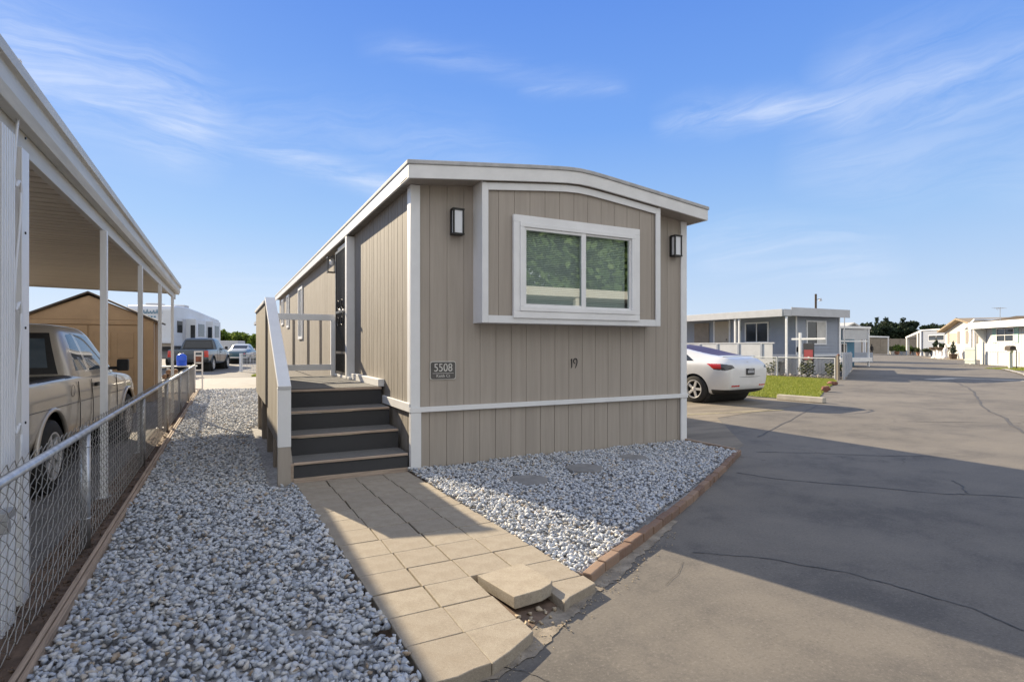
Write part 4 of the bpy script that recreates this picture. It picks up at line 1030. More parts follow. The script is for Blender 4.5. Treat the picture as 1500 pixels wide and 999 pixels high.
# ------------------------------------------------------------------ resin shed
sh=thing('garden_shed','tan resin garden shed with gabled dark roof behind the tan pickup','shed',(-4.15,16.3,0))
sw,sdp,se,sp=2.55,2.1,2.02,2.62
b=MB(); b.prism([(0,0),(sw,0),(sw,se),(sw/2,sp-.05),(0,se)],'y',0,sdp); b.build('walls',M['shedtan'],sh)
r=MB(); 
for a,c_ in (((-.10,se-.07),(sw/2,sp)),((sw+.10,se-.07),(sw/2,sp))):
    r.prism([(a[0],a[1]),(c_[0],c_[1]),(c_[0],c_[1]+.045),(a[0],a[1]+.05)],'y',-.09,sdp+.08)
r.build('roof',M['shedroof'],sh,bevel=.004)
b=MB(); b.prism([(.02,se-.03),(sw-.02,se-.03),(sw/2,sp-.07)],'y',-.03,-.001); b.build('gable_panel',M['shedtan'],sh,bevel=.01)
b=MB()
b.box(-.02,.18,-.035,-.001,0,se-.0305); b.box(sw-.18,sw+.02,-.035,-.001,0,se-.0305); b.box(sw-.001,sw+.03,.0,.16,0,se-.05); b.box(.1805,sw-.1805,-.03,-.001,se-.14,se-.0305)
for k in range(1,5): b.box(sw-.001,sw+.018,.2+k*.37,.25+k*.37,0,se-.06)
b.build('frame',M['shedtan'],sh,bevel=.008)
for x0 in (.20,sw/2+.01):
    d_=MB().box(x0,x0+sw/2-.22,-.02,-.001,.03,se-.16)
    do_=d_.build('door',M['shedtan'],sh,bevel=.006)
    pnl=MB()
    for z0,z1 in ((.15,.95),(1.08,1.70)):
        for px0 in (.10,.56): pnl.box(x0+px0,x0+px0+.32,-.034,-.0205,z0,z1)
    pnl.build('door_panel',M['shedtan'],do_,bevel=.012)
MB().box(sw/2-.05,sw/2-.02,-.06,-.0205,.85,1.2).build('handle',M['plasticblk'],sh,bevel=.006)

# ------------------------------------------------------------------ fifth-wheel trailer
rv=thing('travel_trailer','white fifth wheel trailer with tan lower band behind the grey pickup','trailer',(-2.7,38.0,0),-14)
Lr=9.6; hw=1.24   # local: nose at y=0, body runs +y ; right side x=0, left side x=-2.48
prof=[(0,1.35),(0,3.55),(.15,3.72),(.6,3.80),(2.5,3.82),(5.0,3.68),(9.45,3.35),(Lr,3.2),(Lr,.62),(2.0,.62),(2.0,1.35)]
MB().prism(prof,'x',-2.48,0).build('body',M['rvwhite'],rv,bevel=.09,segs=4)
MB().box(-2.485,.012,2.03,Lr-.02,.60,1.12).build('lower_band',M['rvtan'],rv,bevel=.01)
MB().box(-2.40,-.08,-.012,.03,1.37,1.62).build('nose_band',M['rvtan'],rv,bevel=.01)
MB().box(-2.44,-.04,.25,1.9,1.10,1.33).build('nose_belly',M['plasticblk'],rv)
for y0,y1,x1 in ((2.2,4.3,.55),(5.6,7.5,.60)):
    s_=MB().box(-.05,x1,y0,y1,1.15,3.1).build('slide_out',M['rvwhite'],rv,bevel=.03)
    MB().box(x1-.3,x1-.04,y0-.016,y0-.001,1.9,2.7).build('window',M['darkglass'],s_)
    MB().box(x1+.001,x1+.014,y0+.5,y1-.4,2.0,2.8).build('window',M['darkglass'],s_)
for y0 in (7.9,8.8): MB().box(.001,.016,y0,y0+.6,1.5,2.5).build('window',M['darkglass'],rv,bevel=.004)
MB().box(.001,.016,.6,1.5,2.2,2.9).build('window',M['darkglass'],rv,bevel=.004)
MB().box(.001,.02,1.55,2.12,1.15,3.05).build('door',M['lightgrey'],rv,bevel=.01)
b=MB()
for k in range(7):   # nose lettering, unreadable script
    xx_=-1.75+k*.17; b.tube([(xx_,-.012,3.28),(xx_+.05,-.014,3.43+.05*(k%3)),(xx_+.1,-.012,3.27),(xx_+.15,-.012,3.36)],.022,5)
for k in range(4): b.box(-1.5+k*.16,-1.40+k*.16,-.016,-.0,3.06,3.14)
b.build('nose_lettering',M['tealwall'],rv)
b=MB(); b.tube([(.012,4.5,1.9),(.012,5.0,2.2),(.012,5.5,2.25)],.05,6).tube([(.012,7.55,2.6),(.012,8.0,2.85),(.012,8.5,2.8)],.05,6); b.build('side_swoosh',M['lightgrey'],rv)
b=MB(); b.box(-1.9,-1.1,1.2,2.0,3.83,3.97).box(-.9,-.2,2.6,3.4,3.82,3.98); b.build('roof_unit',M['lightgrey'],rv,bevel=.03)
for yy in (6.3,7.2):
    for sx_ in (-.14,-2.34): wheel(rv,sx_,yy,.36,.2,1 if sx_>-1 else -1)
for xx_ in (-.5,-1.9): MB().tube([(xx_,1.0,0),(xx_,1.0,1.3)],.05,8).build('landing_leg',M['black'],rv)
MB().box(-.7,.02,-.16,-.04,1.55,1.75).build('marker_box',M['rvwhite'],rv,bevel=.02)

def at0(u,Z): X=(u-750)/815*Z; return (math.sin(AZ)*Z+math.cos(AZ)*X, math.cos(AZ)*Z-math.sin(AZ)*X)
# blue drum, low rail with logs, gate marker, by the end of the fence
drum_=t=thing('plastic_drum','bright blue plastic drum standing on planks past the shed','drum',(*at0(266,24.5),.52))
b=MB(); b.lathe([(.0,0),(.27,0),(.285,.04),(.285,.3),(.295,.32),(.285,.34),(.285,.55),(.26,.62),(.16,.70),(.05,.74),(0,.74)],(0,0,0),n=24); b.build('shell',M['blue'],t,smooth=True)
MB().lathe([(.05,.735),(.05,.77),(.0,.77)],(.08,0,0),n=12).build('cap',M['white'],t)
drum_.scale=(.70,.70,.72)
t=thing('plank_bench','low white plank bench carrying the blue drum','bench',(at0(266,24.5)[0]-.3,at0(266,24.5)[1],0))
MB().box(-1.4,.9,-.3,.3,.47,.515).build('planks',M['offwhite'],t,bevel=.004)
for xx_ in (-1.3,-.2,.8): MB().box(xx_-.04,xx_+.04,-.25,.25,0,.469).build('leg',M['offwhite'],t)
for k,(dx,dz,lb) in enumerate(((0,.10,'left log on the ground'),(.23,.10,'middle log on the ground'),(.46,.11,'right log on the ground'),(.12,.29,'left log of upper row'),(.35,.30,'right log of upper row'))):
    o=MB().lathe([(0,-.25),(.10,-.25),(.105,0),(.10,.25),(0,.25)],(0,0,0),'y',12).build('log',M['log']); o.location=(at0(243,23.5)[0]+dx,at0(243,23.5)[1],dz); o.rotation_euler=(0,random.uniform(0,3),random.uniform(-.15,.15))
    tag(o,'split firewood log in the pile by the white bench, '+lb,'log','firewood logs by the bench')
t=thing('gate_post','white openwork gate post at the far end of chain link fence','gate post',(-.72,19.35,0))
b=MB(); b.box(-.12,-.08,-.02,.02,0,1.22).box(.08,.12,-.02,.02,0,1.22)
for z in (.05,.4,.62,.84,1.06,1.18): b.box(-.0795,.0795,-.018,.018,z,z+.04)
b.build('frame',M['white'],t,bevel=.003)
MB().box(-.079,.079,-.01,.01,.905,1.055).build('red_reflector',M['redbrown'],t)

# ------------------------------------------------------------------ foliage
def leaf_cloud(name, mat, parent, blobs, n, ls, seed, flat=.0):
    rg=np.random.default_rng(seed); w=np.array([b[3]*b[4]*b[5] for b in blobs])**.7; w/=w.sum(); k=rg.choice(len(blobs),n,p=w); B=np.array(blobs)
    d=rg.normal(size=(n,3)); d/=np.linalg.norm(d,axis=1)[:,None]; rad=rg.uniform(.35,1.0,n)**.5
    # clumping noise: push some out, leave gaps
    ph=rg.uniform(0,6,3); bumpy=1+.22*np.sin(d[:,0]*7+ph[0]+k)*np.sin(d[:,1]*6+ph[1])+.15*np.sin(d[:,2]*9+ph[2]+k*2)
    P=B[k,:3]+d*B[k,3:6]*(rad*bumpy)[:,None]
    keep=P[:,2]>.05; P=P[keep]; n=len(P)
    a=rg.normal(size=(n,3)); a/=np.linalg.norm(a,axis=1)[:,None]; b=rg.normal(size=(n,3)); b=np.cross(a,b); b/=np.linalg.norm(b,axis=1)[:,None]
    s=ls*rg.uniform(.6,1.4,n)[:,None]
    V=np.stack([P-a*s,P-b*s*.55,P+a*s,P+b*s*.55],1).reshape(-1,3).astype(np.float32); F=np.arange(4*n,dtype=np.int32)
    me=bpy.data.meshes.new(name); me.vertices.add(len(V)); me.vertices.foreach_set('co',V.ravel()); me.loops.add(len(F)); me.loops.foreach_set('vertex_index',F)
    me.polygons.add(n); me.polygons.foreach_set('loop_start',np.arange(0,4*n,4,dtype=np.int32)); me.update(calc_edges=True)
    return link(name,me,mat,parent)
def tree(label,loc,h,kind,seed,grp=None,cat='tree',name='tree',n=2600,ls=.3,mat='leaf',w=1.0,lean=0):
    rg=random.Random(seed); t=thing(name,label,cat,loc,rg.uniform(0,360),grp)
    b=MB(); b.tube([(0,0,0),(.02*h,0,h*.3),(0,.02*h,h*.62)],.05,8,rr=[.035*h*.7,.025*h*.7,.01*h])
    blobs=[]
    if kind=='conifer':
        b.tube([(0,.02*h,h*.6),(0,0,h*.97)],.05,6,rr=[.012*h,.003*h])
        nl=9
        for i in range(nl):
            f=i/(nl-1); z=h*(.16+.76*f); r=w*h*(.19*(1-f)+.045)*rg.uniform(.8,1.2)
            for q in range(3 if f<.7 else 1):
                a=rg.uniform(0,6.28); blobs.append((math.cos(a)*r*.55,math.sin(a)*r*.55,z+rg.uniform(-.03,.03)*h,r*.8,r*.8,h*.055))
    elif kind=='pine':
        for i in range(13):
            f=rg.random(); z=h*(.22+.70*f); r=w*h*.10*(1.15-.6*f); a=rg.uniform(0,6.28); q=w*h*.17*(1.1-.8*f)
            blobs.append((math.cos(a)*q,math.sin(a)*q,z,r*1.2,r*1.2,r*.8)); b.tube([(0,0,z-.05*h),(math.cos(a)*q*.9,math.sin(a)*q*.9,z)],.03,5,rr=[.008*h,.003*h])
    elif kind=='low':
        for i in range(26):
            a=rg.uniform(0,6.28); q=h*rg.uniform(.02,.22); z=h*rg.uniform(.12,.9); r=h*rg.uniform(.10,.15)
            blobs.append((math.cos(a)*q,math.sin(a)*q,z,r,r,r))
    else:
        for i in range(12):
            a=rg.uniform(0,6.28); q=w*h*rg.uniform(.05,.32); z=h*rg.uniform(.42,.86); r=w*h*rg.uniform(.12,.2)
            blobs.append((math.cos(a)*q,math.sin(a)*q,z,r,r,r*.8)); b.tube([(0,0,h*.3),(math.cos(a)*q*.6,math.sin(a)*q*.6,h*.3+(z-h*.3)*.6),(math.cos(a)*q,math.sin(a)*q,z)],.03,5,rr=[.014*h,.009*h,.003*h])
    b.build('trunk',M['bark'],t,smooth=True)
    leaf_cloud('crown',M[mat],t,blobs,n,ls,seed)
    return t
# far conifers: a few kinds copied along the row
def at(u,Z): X=(u-750)/815*Z; return (math.sin(AZ)*Z+math.cos(AZ)*X, math.cos(AZ)*Z-math.sin(AZ)*X)
protos={}
ROW=[(1258,9.5,'c'),(1267,11.5,'p'),(1275,10.5,'p'),(1283,12.3,'c'),(1291,12,'p'),(1299,12.3,'c'),(1307,10.6,'p'),(1316,10.8,'p'),(1325,12,'c'),(1333,11.2,'p'),(1341,11.5,'c'),(1350,9.3,'p'),(1358,9.8,'p'),(1366,10.8,'c'),(1375,11.6,'p'),(1383,9.6,'c'),(1392,9.8,'p'),(1400,11.8,'c'),(1410,11.3,'p'),(1419,11.9,'c'),(1428,11.0,'p'),(1438,10.4,'c')]
for i,(u,h,k) in enumerate(ROW):
    Z=205+12*math.sin(i*2.1); x_,y_=at(u,Z)
    key=(k,i%3)
    lab=f'dark green conifer beyond the far homes, {ORD[i]} from the left of the row'
    if key not in protos:
        protos[key]=tree(lab,(x_,y_,0),11.0,'conifer' if k=='c' else 'pine',40+i,'conifers beyond the far homes','conifer','conifer_tree',3400,.46,'conifer',1.45 if k=='c' else 1.75); o=protos[key]
    else: o=copy_tree(protos[key]); o['label']=lab
    o.location=(x_,y_,0); s=h*.98/11.0; o.scale=(s*1.05,s*1.05,s); o.rotation_euler=(0,0,i*1.7)
# green trees at the left, beyond the old car
for i,(u,Z,h) in enumerate([(326,92,3.8),(338,100,3.6),(347,94,3.4),(356,88,3.1),(365,96,3.1),(374,84,3.3),(383,90,3.5),(392,92,3.4)]):
    x_,y_=at(u,Z); tree(f'bright green tree beyond the old car, {ORD[i]} from left',(x_,y_,0),h*1.12,'round',90+i,'green trees beyond the old car','tree','tree',1700,.22,'leaf',1.0)
# tall trees across the lane, seen mirrored in the bay window
for i,(x_,y_,h) in enumerate([(9,-25,12),(13.5,-23,13),(18,-26,12.5),(22.5,-23,13.5),(27,-25,12.5),(31.5,-24,13),(36,-26,12.5)]):
    tree(f'tall broadleaf tree behind the lane, mirrored in the bay window, {ORD[i]} from left',(x_,y_,0),h,'low',150+i,'broadleaf trees mirrored in the bay window','tree','tree',9000,.36,'reflleaf',1.0)

# lawn by the white car
LAWN=[(12.75,10.3),(12.95,9.1),(13.9,9.3),(14.6,9.75),(15.8,10.45),(18.4,11.9),(20.9,13.3),(22.15,14.2),(22.15,19.5),(14.2,19.5),(12.9,14)]
sheet('lawn',irregular(LAWN,4,.03),.012,'grassbase')
def blades(name,poly,n,h,seed,mat='grass'):
    rg=np.random.default_rng(seed); xs=[p[0] for p in poly]; ys=[p[1] for p in poly]; P=[]
    while len(P)<n:
        x=rg.uniform(min(xs),max(xs)); y=rg.uniform(min(ys),max(ys))
        if inpoly((x,y),poly): P.append((x,y,.01))
    P=np.array(P); a=rg.uniform(0,6.28,n); hh=h*rg.uniform(.5,1.3,n); lx=rg.normal(0,.35,n)*hh; ly=rg.normal(0,.35,n)*hh; wd=.008+.004*rg.random(n)
    d=np.stack([np.cos(a)*wd,np.sin(a)*wd,np.zeros(n)],1)
    V=np.stack([P-d,P+d,P+np.stack([lx,ly,hh],1)],1).reshape(-1,3).astype(np.float32)
    me=bpy.data.meshes.new(name); me.vertices.add(3*n); me.vertices.foreach_set('co',V.ravel()); me.loops.add(3*n); me.loops.foreach_set('vertex_index',np.arange(3*n,dtype=np.int32)); me.polygons.add(n); me.polygons.foreach_set('loop_start',np.arange(0,3*n,3,dtype=np.int32)); me.update(calc_edges=True)
    return link(name,me,M[mat])
tag(blades('grass',LAWN,60000,.055,5),'short green lawn beside the white car','grass',kind='stuff')
LAWN2=[(1.0,27.6),(4.5,27.3),(6,33),(3,36),(1.6,31)]
sheet('lawn',LAWN2,.01,'grassbase'); tag(blades('grass',LAWN2,14000,.10,6),'strip of green grass past the far deck corner','grass',kind='stuff')
LAWN3=[(41.8,17.3),(39.5,14.2),(36,11),(44,8),(47,14),(44.5,16.8)]
sheet('lawn',LAWN3,.01,'grassbase'); tag(blades('grass',LAWN3,14000,.08,8),'patch of lawn beside the far mailbox','grass',kind='stuff')
# wheel stop and rocks
t=MB().prism([(-.10,0),(.10,0),(.075,.13),(-.075,.13)],'x',-.92,.92).build('wheel_stop',M['conc'],bevel=.015); t.location=(12.68,8.98,.005); t.rotation_euler=(0,0,R(-82)); t.scale=(.62,1,1)
tag(t,'pale concrete wheel stop at the front edge of the lawn','wheel stop')
def rock(label,loc,size,seed):
    V,F=hull(18,np.random.default_rng(seed),.8); b=MB(); b.v=[tuple(v*np.array(size)) for v in V]; b.f=[tuple(f) for f in F]
    o=b.build('rock',M['redbrown'],bevel=.015); o.location=loc; return tag(o,label,'rock','red rocks at the lawn edge')
x_,y_=gp(1210,574); rock('red brown rock at the lawn edge nearest the wheel stop',(x_,y_,.08),(.50,.42,.34),3)
x_,y_=gp(1220,564); rock('flat red brown rock at the foot of the fence corner post',(x_,y_,.07),(.52,.45,.26),4)
x_,y_=gp(1196,588); rock('small red brown rock fragment beside the wheel stop end',(x_,y_,.03),(.2,.16,.12),6)
# ------------------------------------------------------------------ neighbouring homes
def face_box(b, face, W_, a0, a1, d0, d1, z0, z1):
    """box on a face: a along the face, d outwards"""
    if face=='front': b.box(a0,a1,-d1,-d0,z0,z1)
    elif face=='left': b.box(-d1,-d0,a0,a1,z0,z1)
    elif face=='right': b.box(W_+d0,W_+d1,a0,a1,z0,z1)
def add_window(parent, face, W_, a0, a1, z0, z1, frame_m='white', pane_m='darkglass', mull=1, bars=0, shutter=None, t=.07):
    b=MB()
    for q in ((a0,a1,z1-t,z1),(a0,a1,z0,z0+t),(a0,a0+t,z0+t+.0005,z1-t-.0005),(a1-t,a1,z0+t+.0005,z1-t-.0005)): face_box(b,face,W_,q[0],q[1],.002,.05,q[2],q[3])
    for k in range(mull):
        m=a0+(a1-a0)*(k+1)/(mull+1); face_box(b,face,W_,m-.025,m+.025,.002,.042,z0+t+.0005,z1-t-.0005)
    for k in range(bars):
        z=z0+(z1-z0)*(k+1)/(bars+1); face_box(b,face,W_,a0+t,a1-t,.002,.036,z-.02,z+.02)
    o=b.build('window',M[frame_m],parent,bevel=.006)
    p=MB(); face_box(p,face,W_,a0+t*.6,a1-t*.6,.003,.018,z0+t*.6,z1-t*.6); p.build('pane',M[pane_m],o)
    if shutter:
        for s0,s1 in ((a0-.48,a0-.02),(a1+.02,a1+.48)):
            s=MB(); face_box(s,face,W_,s0,s1,.002,.04,z0-.05,z1+.05); s.build('shutter',M[shutter],parent,bevel=.01)
    return o
def lap_wall(W_,L_,H,z0=0.0,lap=.2):
    """horizontal lap siding box"""
    b=MB(); n=max(1,int((H-z0)/lap)); h=(H-z0)/n
    for i in range(n):
        za,zb=z0+i*h,z0+(i+1)*h
        o=.018
        P0=[(-o,-o),(W_+o,-o),(W_+o,L_+o),(-o,L_+o)]; P1=[(0,0),(W_,0),(W_,L_),(0,L_)]
        vs=[(x,y,za) for x,y in P0]+[(x,y,zb) for x,y in P1]
        b.raw(vs,[(k,(k+1)%4,4+(k+1)%4,4+k) for k in range(4)]+[(3,2,1,0),(4,5,6,7)])
    return b
def board_wall(W_,L_,H,z0=0,sp=.3):
    b=MB(); 
    b.strip([(a,dp) for a,dp in grooved(W_,sp,.03,.025)],H,z0); b.strip([(dp,a) for a,dp in grooved(L_,sp,.03,.025)],H,z0)
    b.strip([(W_,0),(W_,L_),(0,L_)],H,z0); b.quad((0,0,H),(W_,0,H),(W_,L_,H),(0,L_,H)); return b

# grey-blue home with porch, across the parking pad
g1=thing('mobile_home','grey blue home with flat roof, porch awning and sign in front','mobile home',(24.5,17.6,0))
W1,L1=3.3,14.0
lap_wall(W1,L1,2.95,.95,.145).build('wall',M['greyblue'],g1)
b=MB(); b.strip([(a,dp+.03) for a,dp in grooved(W1,.25,.03,.02)],.92,0).strip([(dp+.03,a) for a,dp in grooved(L1,.25,.03,.02)],.92,0).strip([(W1-.03,0),(W1-.03,L1)],.92,0); b.build('skirt',M['lightgrey'],g1)
MB().box(-.03,W1+.35,-.07,-.02,.86,.98).box(-.07,-.02,-.0195,L1,.86,.98).build('belt_trim',M['white'],g1,bevel=.005)
b=MB().box(-1.55,W1+.10,-.45,L1+.3,2.98,3.02); r1=b.build('roof',M['lightgrey'],g1)
MB().box(-1.0,W1+.16,-.50,-.46,2.80,3.2).box(-1.62,-1.555,-.455,L1+.3,2.76,3.1).box(W1+.105,W1+.16,-.455,L1+.3,2.86,3.16).box(-1.555,-1.0005,-.495,-.457,2.78,3.1).build('fascia',M['lightgrey'],r1,bevel=.008)
MB().box(-.06,.02,-.05,-.02,.98,2.95).build('corner_trim',M['white'],g1); MB().box(W1-.02,W1+.06,-.05,-.02,.98,2.95).build('corner_trim',M['white'],g1)
add_window(g1,'front',W1,.74,2.28,1.45,2.64,'white','darkglass',0)
p=MB().box(1.52,2.22,-.04,-.03,1.5,2.58).build('curtain',M['offwhite'],g1)
add_window(g1,'left',W1,1.5,2.95,1.55,2.62,'white','darkglass',1)
d_=MB().box(-.05,-.02,4.0,4.98,.98,2.75).build('door',M['doorbeige'],g1,bevel=.006)
MB().box(-.055,-.02,3.9,3.995,.98,2.8).box(-.055,-.02,4.985,5.08,.98,2.8).build('door_frame',M['white'],d_)
MB().lathe([(.03,-.11),(.03,-.05)],(0,4.12,1.75),'x',10).build('handle',M['black'],d_)
MB().box(-.10,-.02,3.2,3.32,2.2,2.45).build('porch_light',M['black'],g1,bevel=.02)
MB().box(-.06,-.02,5.4,6.5,.98,2.7).build('dark_door',M['shutter'],g1)
pd=MB().box(-1.5,-.075,.6,9.5,.62,.78).build('porch_floor',M['lightgrey'],g1)
for yy in (-.6,2.05,2.3,5.7,5.95,9.2): MB().box(-1.55,-1.47,yy-.04,yy+.04,0,2.74).build('porch_post',M['white'],g1)
b=MB(); b.box(-1.56,-1.54,.1,5.6,.80,1.50); b.box(-1.58,-1.52,.0,5.65,1.501,1.56); b.build('porch_panel',M['lightgrey'],g1)
for yy in (.7,2.05,3.4,4.6): MB().box(-1.59,-1.565,yy-.05,yy+.05,.80,1.50).build('panel_batten',M['greyblue'],g1)
b=MB(); b.box(-1.60,-1.57,-.1,9,0,.78); b.build('porch_skirt',M['lightgrey'],g1)
b=MB()
for z in (1.2,1.6,2.0,2.4): b.box(-1.55,-1.50,6.2,9.0,z,z+.05)
for yy in (6.2,7.2,8.2,9.0): b.box(-1.56,-1.49,yy-.03,yy+.03,.78,2.7)
b.build('porch_screen',M['white'],g1)
MB().box(1.05,1.18,-.06,-.02,1.15,1.32).box(-.6,-.42,-.55,-.45,1.1,1.35).build('meter_box',M['black'],g1)

# its chain link fence with dark shrubs and stones
fx,fy=22.3,14.25
f2=thing('chain_link_fence','chain link fence between lawn and grey blue home','fence',(fx,fy,0))
chain_mesh(6.0,.03,.86,.10,.004,3).build('chain_mesh',M['galv'],f2)
MB().tube([(0,-.02,.87),(0,6.0,.87)],.025,8).build('top_rail',M['lightgrey'],f2)
for yy in (0,2.7,6.0): MB().tube([(0,yy,0),(0,yy,.90)],.035,8).build('fence_post',M['lightgrey'],f2)
MB().box(-.05,.05,-.15,-.05,0,1.0).build('end_post',M['post'],f2)
sheet('flower_bed',[(22.42,14.3),(23.1,14.6),(22.85,19.5),(22.38,19.5)],.012,'dirt')
for i in range(13):
    yy=14.5+i*.33
    rock(f'pale edging stone along the chain link fence, {ORD[i]} from the corner post',(22.62+.05*math.sin(i*3),yy,.09),(.24,.24,.22),60+i)
    o=bpy.context.view_layer.objects[-1] if False else None
for o in [q for q in col.objects if q.get('label','').startswith('pale edging stone')]:
    o['group']='pale stones along the fence'; o['category']='stone'; o.name='edging_stone'; o.data.materials.clear(); o.data.materials.append(M['conc'])
for i,(yy,lb) in enumerate(((14.75,'dark spiky shrub nearest fence corner'),(16.0,'low dark shrub right of the sign post'),(17.8,'broad dark shrub left of the sign post'))):
    t=thing('shrub',lb+' before grey blue home','shrub',(23.0,yy,0),0,'shrubs behind the fence')
    leaf_cloud('foliage',M['shrub'],t,[(0,0,.3,.3,.3,.28),(.1,.2,.45,.2,.25,.25),(-.05,-.2,.5,.16,.16,.3)],420,.06,200+i)
    MB().tube([(0,0,0),(0,0,.3)],.02,5).build('stem',M['bark'],t)
# yard sign on a white gallows post
ys=thing('yard_sign','white gallows post with hanging red and black sign before the grey blue home','sign',(23.05,16.35,0),0)
MB().box(-.05,.05,-.05,.05,0,1.98).build('post',M['white'],ys,bevel=.006)
MB().box(-.04,.04,-1.20,.42,1.66,1.74).build('arm',M['white'],ys,bevel=.004)
sg=MB().box(-.02,.02,-.66,-.16,.60,1.50).build('panel',M['signdark'],ys)
MB().box(-.026,-.0205,-.62,-.20,.78,1.22).build('panel_picture',M['signred'],sg)
MB().box(-.028,-.0265,-.46,-.38,.86,.92).box(-.028,-.0205,-.60,-.22,.66,.69).build('panel_marks',M['offwhite'],sg)
for yy in (-.6,-.22): MB().tube([(0,yy,1.50),(0,yy,1.66)],.006,5).build('hanger',M['black'],ys)
# solid grey fence running up the street
sf=thing('panel_fence','solid grey panel fence running up the lane past the corner post','fence',(22.55,14.05,0),30)
for k,(a,z) in enumerate(((0,1.02),(2.5,1.0),(5.0,.98),(7.5,.95),(10.0,.95))):
    MB().box(a+.05,a+2.45,-.02,.02,.03,z).build('panel',M['greyblue'],sf)
    MB().box(a-.05,a+.045,-.05,.05,0,z+.10).build('fence_post',M['lightgrey'],sf,bevel=.01)
t=thing('short_post','thin grey brown post with red cap at the fence corner','post',(22.12,14.0,0)); MB().tube([(0,0,0),(0,0,1.0)],.04,8).build('shaft',M['post'],t); MB().lathe([(.055,1.0),(.05,1.04),(0,1.06)]).build('cap',M['redbrown'],t)

# teal home behind
g2=thing('mobile_home','small teal and white home behind the grey blue home','mobile home',(36.0,23.5,0))
W2=2.9
b=MB().box(0,W2,0,12,0,2.55); b.build('wall',M['tealwall'],g2)
MB().box(-.3,W2+.25,-1.0,12.2,2.56,2.72).build('roof',M['white'],g2,bevel=.02)
MB().box(.2,W2+.1,-.9,-.86,1.85,2.5).build('awning_panel',M['lightgrey'],g2); MB().box(-.25,W2+.2,-.92,-.84,1.68,1.78).build('rail',M['white'],g2)
add_window(g2,'front',W2,1.3,2.0,.9,1.6,'white','darkglass',0)
for xx_ in (-.2,2.95): MB().box(xx_-.05,xx_+.05,-.98,-.88,0,2.555).build('porch_post',M['white'],g2)
MB().box(-.3,W2+.3,-1.05,-.3,.35,.62).build('porch_floor',M['white'],g2)
# grey gabled home further on
g3=thing('mobile_home','grey gabled home with white door trim beyond teal home','mobile home',(47.5,30.3,0))
b=MB(); b.prism([(0,0),(3.7,0),(3.7,2.75),(1.85,3.35),(0,2.75)],'y',0,14); b.build('wall',M['lightgrey'],g3)
r=MB(); r.prism([(-.4,2.66),(1.85,3.38),(1.85,3.50),(-.4,2.78)],'y',-.5,14.4); r.prism([(4.1,2.66),(1.85,3.38),(1.85,3.50),(4.1,2.78)],'y',-.5,14.4); r.build('roof',M['cream'],g3)
add_window(g3,'front',3.7,.7,1.3,1.0,2.0,'white','paleglass',0)
MB().box(1.75,2.65,-.04,-.002,.2,2.3).build('door',M['greyblue'],g3)
for xx_ in (.1,3.5): MB().box(xx_-.08,xx_+.08,-.5,-.36,0,2.65).build('porch_post',M['white'],g3)
MB().box(.3,3.4,-1.2,-.6,0,.85).build('porch_front',M['greyblue'],g3)

# lamp pole and aerials above the grey blue home
t=thing('lamp_pole','dark pole with small lamp rising behind the grey blue home','lamp pole',(*at(1195,38),0))
MB().tube([(0,0,0),(0,0,4.95)],.07,8).build('pole',M['bark'],t); MB().tube([(0,0,4.55),(.22,-.12,4.62)],.02,5).build('arm',M['black'],t); MB().lathe([(.0,4.45),(.12,4.5),(.05,4.66),(0,4.67)],(.28,-.15,0),n=12).build('lamp',M['lightgrey'],t)
t=thing('vent_mast','thin mast with round cap right of grey blue roof','mast',(*at(1237,36),0))
MB().tube([(0,0,0),(0,0,3.5)],.035,6).build('pole',M['galv'],t); MB().lathe([(.0,3.4),(.16,3.48),(.10,3.62),(0,3.64)],n=12).build('cap',M['black'],t)

# far carport, wall and person
fc=thing('carport','far white flat carport frame at the end of the lane','carport',(*at(1265,92),0),62.5)
lf=(Vector((*at(1301,99),0))-Vector((*at(1265,92),0))).length
fc.rotation_euler[2]=math.atan2(at(1301,99)[1]-at(1265,92)[1],at(1301,99)[0]-at(1265,92)[0])
MB().box(-.3,lf+.2,-.1,6.0,2.95,3.2).build('roof',M['white'],fc)
for a in (0,lf): 
    for yy in (0,5.8): MB().box(a-.12,a+.12,yy-.08,yy+.08,0,2.95).build('post',M['white'],fc)
wl=thing('boundary_wall','long tan boundary wall behind far carport','wall',(*at(1245,108),0))
pA=Vector((*at(1245,108),0)); pB=Vector((*at(1352,112),0)); wl.rotation_euler[2]=math.atan2(pB.y-pA.y,pB.x-pA.x); lw=(pB-pA).length
b=MB(); b.box(0,lw,0,.2,0,2.95)
wo2=b.build('panels',M['tanwall'],wl)
b=MB()
for k in range(int(lw/2.4)+1): b.box(k*2.4-.06,k*2.4+.06,-.04,-.001,0,3.0)
b.box(0,lw,-.06,-.041,0,.75); b.build('battens',M['tanwall'],wl)
